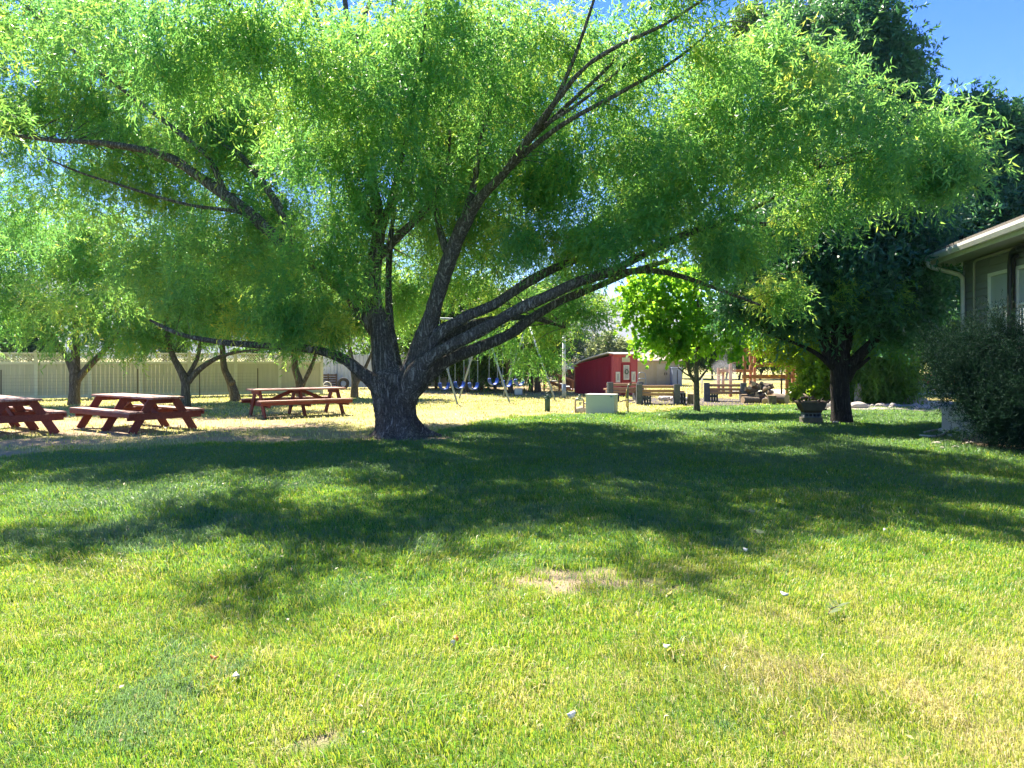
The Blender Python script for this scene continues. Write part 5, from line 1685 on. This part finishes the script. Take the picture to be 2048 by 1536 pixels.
t = thing('wooden_steps', 'pale topped wooden steps with brown rails left of the lamp pole', 'steps', (1.55, 37.5, 0), R(-4))
for k in range(5):
    MB().b2(k * .30, k * .30 + .36, -.45, .45, .56 - k * .13, .60 - k * .13).build('tread', M['roof_white'], t, .004)  # treads in a pale tone against the brown rails
for s in (-1, 1):
    MB().bar((0, s * .44, .52), (1.55, s * .44, -.06), .04, .12).build('stringer', M['beam'], t, .004)
    MB().bar((0, s * .47, .95), (1.5, s * .47, .45), .04, .07).build('handrail', M['beam'], t, .004)
    for x in (0.02, .75, 1.4):
        MB().b2(x - .035, x + .035, s * .50 - .03, s * .50 + .03, 0, .93 - x * .33).build('baluster', M['beam'], t, .004)
t = thing('rail_fence', 'short run of white slat rails at the right end of the grove', 'fence', (.95, 43, 0), R(3))
for x in (0, .9):
    MB().b2(x - .04, x + .04, -.04, .04, 0, .95).build('post', M['white_paint'], t, .004)
for z in (.25, .45, .65, .85):
    MB().b2(.041, .859, -.02, .02, z - .05, z + .05).build('rail', M['white_paint'], t, .004)
p = Vector(((1037 - 1024) / F * 33.2, 33.2, 0))
t = thing('electric_cabinet', 'low grey two door utility cabinet under the farthest blue swing', 'cabinet', p, R(-4))
MB().b2(-.16, .16, -.12, .12, 0, .25).build('body', M['sheet'], t, .006)
MB().b2(-.17, .17, -.13, .13, .251, .27).build('lid', M['sheet'], t, .004)
for s in (-1, 1):
    MB().b2(s * .082 - .072, s * .082 + .072, -.128, -.1205, .02, .24).build('door', M['sheet'], t, .003)

# ------------------------------------------------------------------ house
ha = -R(11.4)
HC = Vector((10.31, 17.5, 0))
t = thing('house', 'grey beige lap sided house with white gutter behind the juniper', 'house', HC, ha)
# local x = into the house, y = along the wall away from the camera, corner at origin
def lap(mb, y0, y1, z0, z1, x=0.0):
    z = z0
    while z < z1 - .01:
        h_ = min(.155, z1 - z)
        mb.prism([(x - .034, z), (x + .03, z), (x + .03, z + h_), (x - .002, z + h_)], 'y', y0, y1)
        z += h_
ZS = 3.78
W1, W2, WZ0, WZ1 = (-1.33, -2.50), (-2.66, -4.1), 1.75, 3.36
mb = MB()
lap(mb, W1[0], 0, .45, ZS)
lap(mb, W2[0], W1[1], WZ0, WZ1)
lap(mb, -11, W2[1], .45, ZS)
lap(mb, W2[1], W1[0], .45, WZ0)
lap(mb, W2[1], W1[0], WZ1, ZS)
mb.build('wall', M['siding'], t)
MB().b2(.031, 9, -.06, 0, .45, ZS).build('end_wall', M['siding'], t)
MB().b2(.031, .08, -11, -.061, .45, ZS).build('inner_wall', M['dark_void'], t) if False else None
MB().b2(.01, 9, -11, .01, -.1, .449).build('foundation', M['concrete'], t)
MB().b2(-.035, .04, -.0, .075, .45, ZS).build('corner_trim', M['siding'], t, .004)
for (a, b_), extra in ((W1, 0), (W2, 1)):
    mb = MB()
    mb.b2(-.05, .03, b_, b_ + .07, WZ0, WZ1)
    mb.b2(-.05, .03, a - .07, a, WZ0, WZ1)
    mb.b2(-.05, .03, b_ + .07, a - .07, WZ1 - .07, WZ1)
    mb.b2(-.05, .03, b_ + .07, a - .07, WZ0, WZ0 + .07)
    wf = mb.build('window', M['white_paint'], t, .006)
    MB().b2(-.012, .0, b_ + .07, a - .07, WZ0 + .07, WZ1 - .07).build('pane', M['glass'], wf)
    MB().b2(-.035, -.0125, b_ + .07, a - .07, WZ0 + .85, WZ0 + .89).build('meeting_rail', M['white_paint'], wf, .003)
    MB().b2(-.075, .03, b_ - .02, a + .02, WZ0 - .045, WZ0 - .001).build('sill', M['white_paint'], wf, .004)
    MB().b2(.02, .03, b_ + .07, a - .07, WZ1 - .30, WZ1 - .07).build('blind', M['cream'], wf)
MB().b2(-.58, .9, -11, 1.0, ZS + .001, ZS + .04).build('soffit', M['soffit'], t)
MB().b2(-.605, -.581, -11, 1.0, ZS - .03, ZS + .20).build('fascia', M['gutter'], t, .003)
pr_ = [(-.607, ZS + .05), (-.70, ZS + .05), (-.735, ZS + .13), (-.735, ZS + .19), (-.72, ZS + .19), (-.72, ZS + .135), (-.69, ZS + .065), (-.607, ZS + .065)]
MB().prism([(x, z) for x, z in pr_], 'y', -11, 1.0).build('gutter', M['gutter'], t)
MB().prism([(x, z) for x, z in [(-.607, ZS + .066), (-.69, ZS + .066), (-.719, ZS + .136), (-.719, ZS + .185), (-.607, ZS + .185)]], 'y', 1.001, 1.012).build('gutter_cap', M['gutter'], t)
MB().prism([(-.66, ZS + .20), (4.5, ZS + 1.9), (9.6, ZS + .20), (9.6, ZS + .27), (4.5, ZS + 1.98), (-.66, ZS + .27)], 'y', -11, 1.05).build('roof', M['shingle'], t)
MB().prism([(-.5, ZS + .045), (9.4, ZS + .045), (4.5, ZS + 1.85)], 'y', .90, .98).build('gable', M['siding'], t)
ds = [Vector((-.67, .35, ZS + .06)), Vector((-.67, .35, ZS - .03)), Vector((-.62, .31, ZS - .09)), Vector((-.15, .0, ZS - .29)), Vector((-.09, -.06, ZS - .38)), Vector((-.09, -.08, ZS - .6)), Vector((-.08, -.08, .5)), Vector((-.12, -.08, .12))]
MB().tube(ds, .05, 8).build('downspout', M['gutter'], t, smooth=True)
MB().tube([(-.05, -.62, .5), (-.05, -.62, ZS - .16), (-.055, -.68, ZS - .08), (-.055, -.8, ZS - .06), (-.055, -7, ZS - .06)], .028, 8).build('conduit', M['soffit'], t, smooth=True)
hp_ = [Vector((-.10, -2.58, .6)), Vector((-.10, -2.58, 3.0)), Vector((-.10, -2.6, 3.45)), Vector((-.12, -2.72, 3.62)), Vector((-.12, -2.95, 3.66)), Vector((-.12, -3.4, 3.66)), Vector((-.12, -7, 3.66))]
MB().tube([q for q, r in catmull([(v, .05) for v in hp_], .1)], .062, 10).build('black_pipe', M['black_pipe'], t, smooth=True)
MB().tube([(-.11, -2.74, .6), (-.11, -2.74, 3.5), (-.12, -2.9, 3.54)], .035, 8).build('black_cable', M['black_pipe'], t, smooth=True)

p = P(1925, 862, 16.5)
t = thing('concrete_box', 'pale square concrete box on the bed below the juniper', 'box', Vector((9.62, 16.55, 0)), R(-38))
MB().b2(-.30, .30, -.30, .30, -.05, .50).build('body', M['concrete'], t, .012)
MB().b2(-.36, .36, -.36, .36, -.04, .075).build('plinth', M['concrete'], t, .01)
MB().b2(-.315, .315, -.315, .315, .501, .53).build('lid', M['concrete'], t, .008)
for j in range(26):
    o = bpy.data.objects.new('bed_stone', rk[j % 8])
    link(o)
    r_ = .03 + .05 * rng.random() ** 2
    o.scale = (r_ * 1.3, r_, r_)
    o.location = G(1860 + rng.random() * 150, 868 + rng.random() * 30) + Vector((0, 0, .01))
    o.rotation_euler = (0, 0, rng.random() * 6)
    tag(o, 'small stone on the bare soil bed in front of the juniper', 'stone', 'stones on the juniper bed')
hp = [G(1848, 868), G(1872, 863), G(1888, 866), G(1884, 873), G(1862, 876), G(1840, 874)]
o = tag(MB().tube([q for q, r in catmull([(v + Vector((0, 0, .03)), .02) for v in hp], .08)], .025, 8).build('drain_pipe', M['concrete'], None, smooth=True), 'pale curved drain pipe lying on the bed left of the concrete box', 'pipe')

# ------------------------------------------------------------------ fallen leaves and twigs on the lawn
FL = [(1570, 1200, .0, 'largest white dropped leaf on the lawn, near the right'), (472, 1366, 0, 'white dropped leaf on the lawn towards the near left'), (1335, 1307, 0, 'pinkish white dropped leaf lying next to a yellow one'), (1341, 1314, .5, 'yellow dropped leaf touching a pinkish white one'),
      (912, 1290, 1, 'orange brown dropped leaf on the near lawn'), (905, 1301, 0, 'white dropped leaf just below the orange brown one'), (1493, 1108, 0, 'white dropped leaf near the edge of the shade'), (1033, 1124, 0, 'white dropped leaf left of the bare soil patch'), (1340, 1199, .5, 'yellow dropped leaf right of the bare soil patch'),
      (1770, 1068, 0, 'white dropped leaf at the right edge of the shade'), (1140, 1446, 0, 'white dropped leaf close to the bottom of the lawn'), (430, 1330, 1, 'orange dropped leaf on the left lawn above a white one')]
for px, py, tn, lab in FL:
    g = G(px, py)
    r_ = .019 * (1.3 if 'largest' in lab else 1)
    n = 12
    vs = [(0, 0, .012)]
    for k in range(n):
        a = 2 * math.pi * k / n
        q = r_ * (1 + .2 * math.cos(a))
        vs.append((math.cos(a) * q * 1.2, math.sin(a) * q * .8, .012 * math.cos(2 * a) + .004 * rng.random()))
    fs = np.array([(0, 1 + k, 1 + (k + 1) % n) for k in range(n)])
    o = np_mesh('fallen_leaf', np.array(vs), [fs], M['petal'], tint=np.full(len(vs), tn))
    sdm = o.modifiers.new('thick', 'SOLIDIFY')
    sdm.thickness = .0012
    o.location = g + Vector((0, 0, .036))
    o.rotation_euler = (rng.normal(0, .5), rng.normal(0, .3), rng.random() * 6)
    tag(o, lab, 'leaf', 'dropped leaves on the lawn')
for px, py, lab, ln in ((1668, 1236, 'fallen willow sprig with grey green leaves on the lawn', .22), (1500, 1036, 'dry curled sprig lying just inside the sunny lawn', .18), (1510, 1076, 'second dry sprig nearer than the curled one', .16)):
    g = G(px, py)
    t = thing('fallen_sprig', lab, 'twig', g + Vector((0, 0, .05)), rng.random() * 6)
    MB().tube([(-ln / 2, 0, 0), (-ln / 6, .01, .015), (ln / 4, -.008, .012), (ln / 2, .01, 0)], .003, 5).build('stem', M['thin_bark'], t)
    Vs = []
    for q in range(16):
        x = (rng.random() - .5) * ln
        a = rng.choice([-1, 1]) * (.6 + .6 * rng.random())
        d = np.array([math.cos(a), math.sin(a), .25])
        s_ = np.array([-d[1], d[0], .4])
        b0 = np.array([x, 0, .01])
        Ll, Wl = .075, .016
        Vs += [b0, b0 + d * Ll * .4 + s_ * Wl / 2, b0 + d * Ll, b0 + d * Ll * .4 - s_ * Wl / 2]
    np_mesh('leaves', np.array(Vs), [np.arange(len(Vs)).reshape(-1, 4)], M['pale_leaf'], tint=np.full(len(Vs), .4), parent=t)

# ------------------------------------------------------------------ mountain, sky, sun, air, camera
xs = np.linspace(-5000, 5000, 161)
ys = np.linspace(2100, 3400, 40)
MX, MY = np.meshgrid(xs, ys)
env = np.interp(MX, [-5000, -2800, -1500, 300, 1200, 2200, 5000], [420, 400, 360, 260, 150, 70, 50])
tt = np.clip((MY - 2100) / 800, 0, 1)
MZ = env * (tt ** .8) * (.62 + .62 * fbm(MX * .0016, MY * .0016, 91, 6)) - 4
V = np.stack([MX.ravel(), MY.ravel(), MZ.ravel()], 1)
nx, ny = len(xs), len(ys)
i = (np.arange(ny - 1)[:, None] * nx + np.arange(nx - 1)[None, :]).ravel()
structure(np_mesh('mountain', V, [np.stack([i, i + 1, i + nx + 1, i + nx], 1)], M['mountain'], smooth=True))

SUN_AZ, SUN_EL = -28.0, 50.0            # left of the view axis, behind the scene
w = bpy.data.worlds.new('World')
S.world = w
w.use_nodes = True
nt = w.node_tree
bg = nt.nodes['Background']
sk = nt.nodes.new('ShaderNodeTexSky')
sk.sky_type = 'NISHITA'
sk.sun_disc = False
sk.sun_elevation = R(SUN_EL)
sk.sun_rotation = R(SUN_AZ)
sk.altitude = 1400
sk.air_density = 1.0
sk.dust_density = 0.1
sk.ozone_density = 2.5
hs = nt.nodes.new('ShaderNodeHueSaturation')
hs.inputs['Saturation'].default_value = 1.4
hs.inputs['Hue'].default_value = 0.525
hs.inputs['Value'].default_value = 0.92
nt.links.new(sk.outputs[0], hs.inputs['Color'])
nt.links.new(hs.outputs[0], bg.inputs[0])
bg.inputs[1].default_value = 0.085
sd = Vector((math.sin(R(SUN_AZ)) * math.cos(R(SUN_EL)), math.cos(R(SUN_AZ)) * math.cos(R(SUN_EL)), math.sin(R(SUN_EL))))
L = bpy.data.lights.new('sun', 'SUN')
L.energy = 5.0
L.angle = R(.53)
L.color = (1.0, .92, .76)
lo = bpy.data.objects.new('sun', L)
lo.rotation_euler = (-sd).to_track_quat('-Z', 'Y').to_euler()
lo.location = sd * 60
link(lo)

hz = MB().b2(-5600, 5600, -600, 5900, -8, 400).build('haze', None)
hz.data.materials.clear()
m = bpy.data.materials.new('haze')
m.use_nodes = True
nt = m.node_tree
nt.nodes.remove(nt.nodes['Principled BSDF'])
pv = nt.nodes.new('ShaderNodeVolumePrincipled')
pv.inputs['Color'].default_value = (.50, .72, 1.0, 1)
pv.inputs['Density'].default_value = 1.5e-4
nt.links.new(pv.outputs[0], nt.nodes['Material Output'].inputs['Volume'])
hz.data.materials.append(m)
hz['kind'] = 'stuff'
hz['label'] = 'thin bluish summer air veiling the far mountain'

cam = bpy.data.cameras.new('camera')
cam.sensor_width = 36
cam.lens = 36 * F / 2048
cam.shift_y = -(768 - HZ) / 2048
cam.clip_end = 20000
co = bpy.data.objects.new('camera', cam)
co.location = (0, 0, H)
co.rotation_euler = (R(90), 0, 0)
link(co)
S.camera = co

S.render.engine = 'CYCLES'
S.cycles.use_denoising = True
S.cycles.denoiser = 'OPENIMAGEDENOISE'
S.cycles.denoising_prefilter = 'ACCURATE'
S.cycles.denoising_input_passes = 'RGB_ALBEDO_NORMAL'
S.cycles.sample_clamp_indirect = 2.5
S.cycles.max_bounces = 7
S.cycles.diffuse_bounces = 4
S.cycles.glossy_bounces = 2
S.cycles.transmission_bounces = 4
S.cycles.volume_bounces = 0
S.cycles.transparent_max_bounces = 4
S.cycles.caustics_reflective = False
S.cycles.caustics_refractive = False
S.view_settings.view_transform = 'Standard'
S.view_settings.look = 'None'
S.view_settings.exposure = 2.1
S.view_settings.gamma = 1
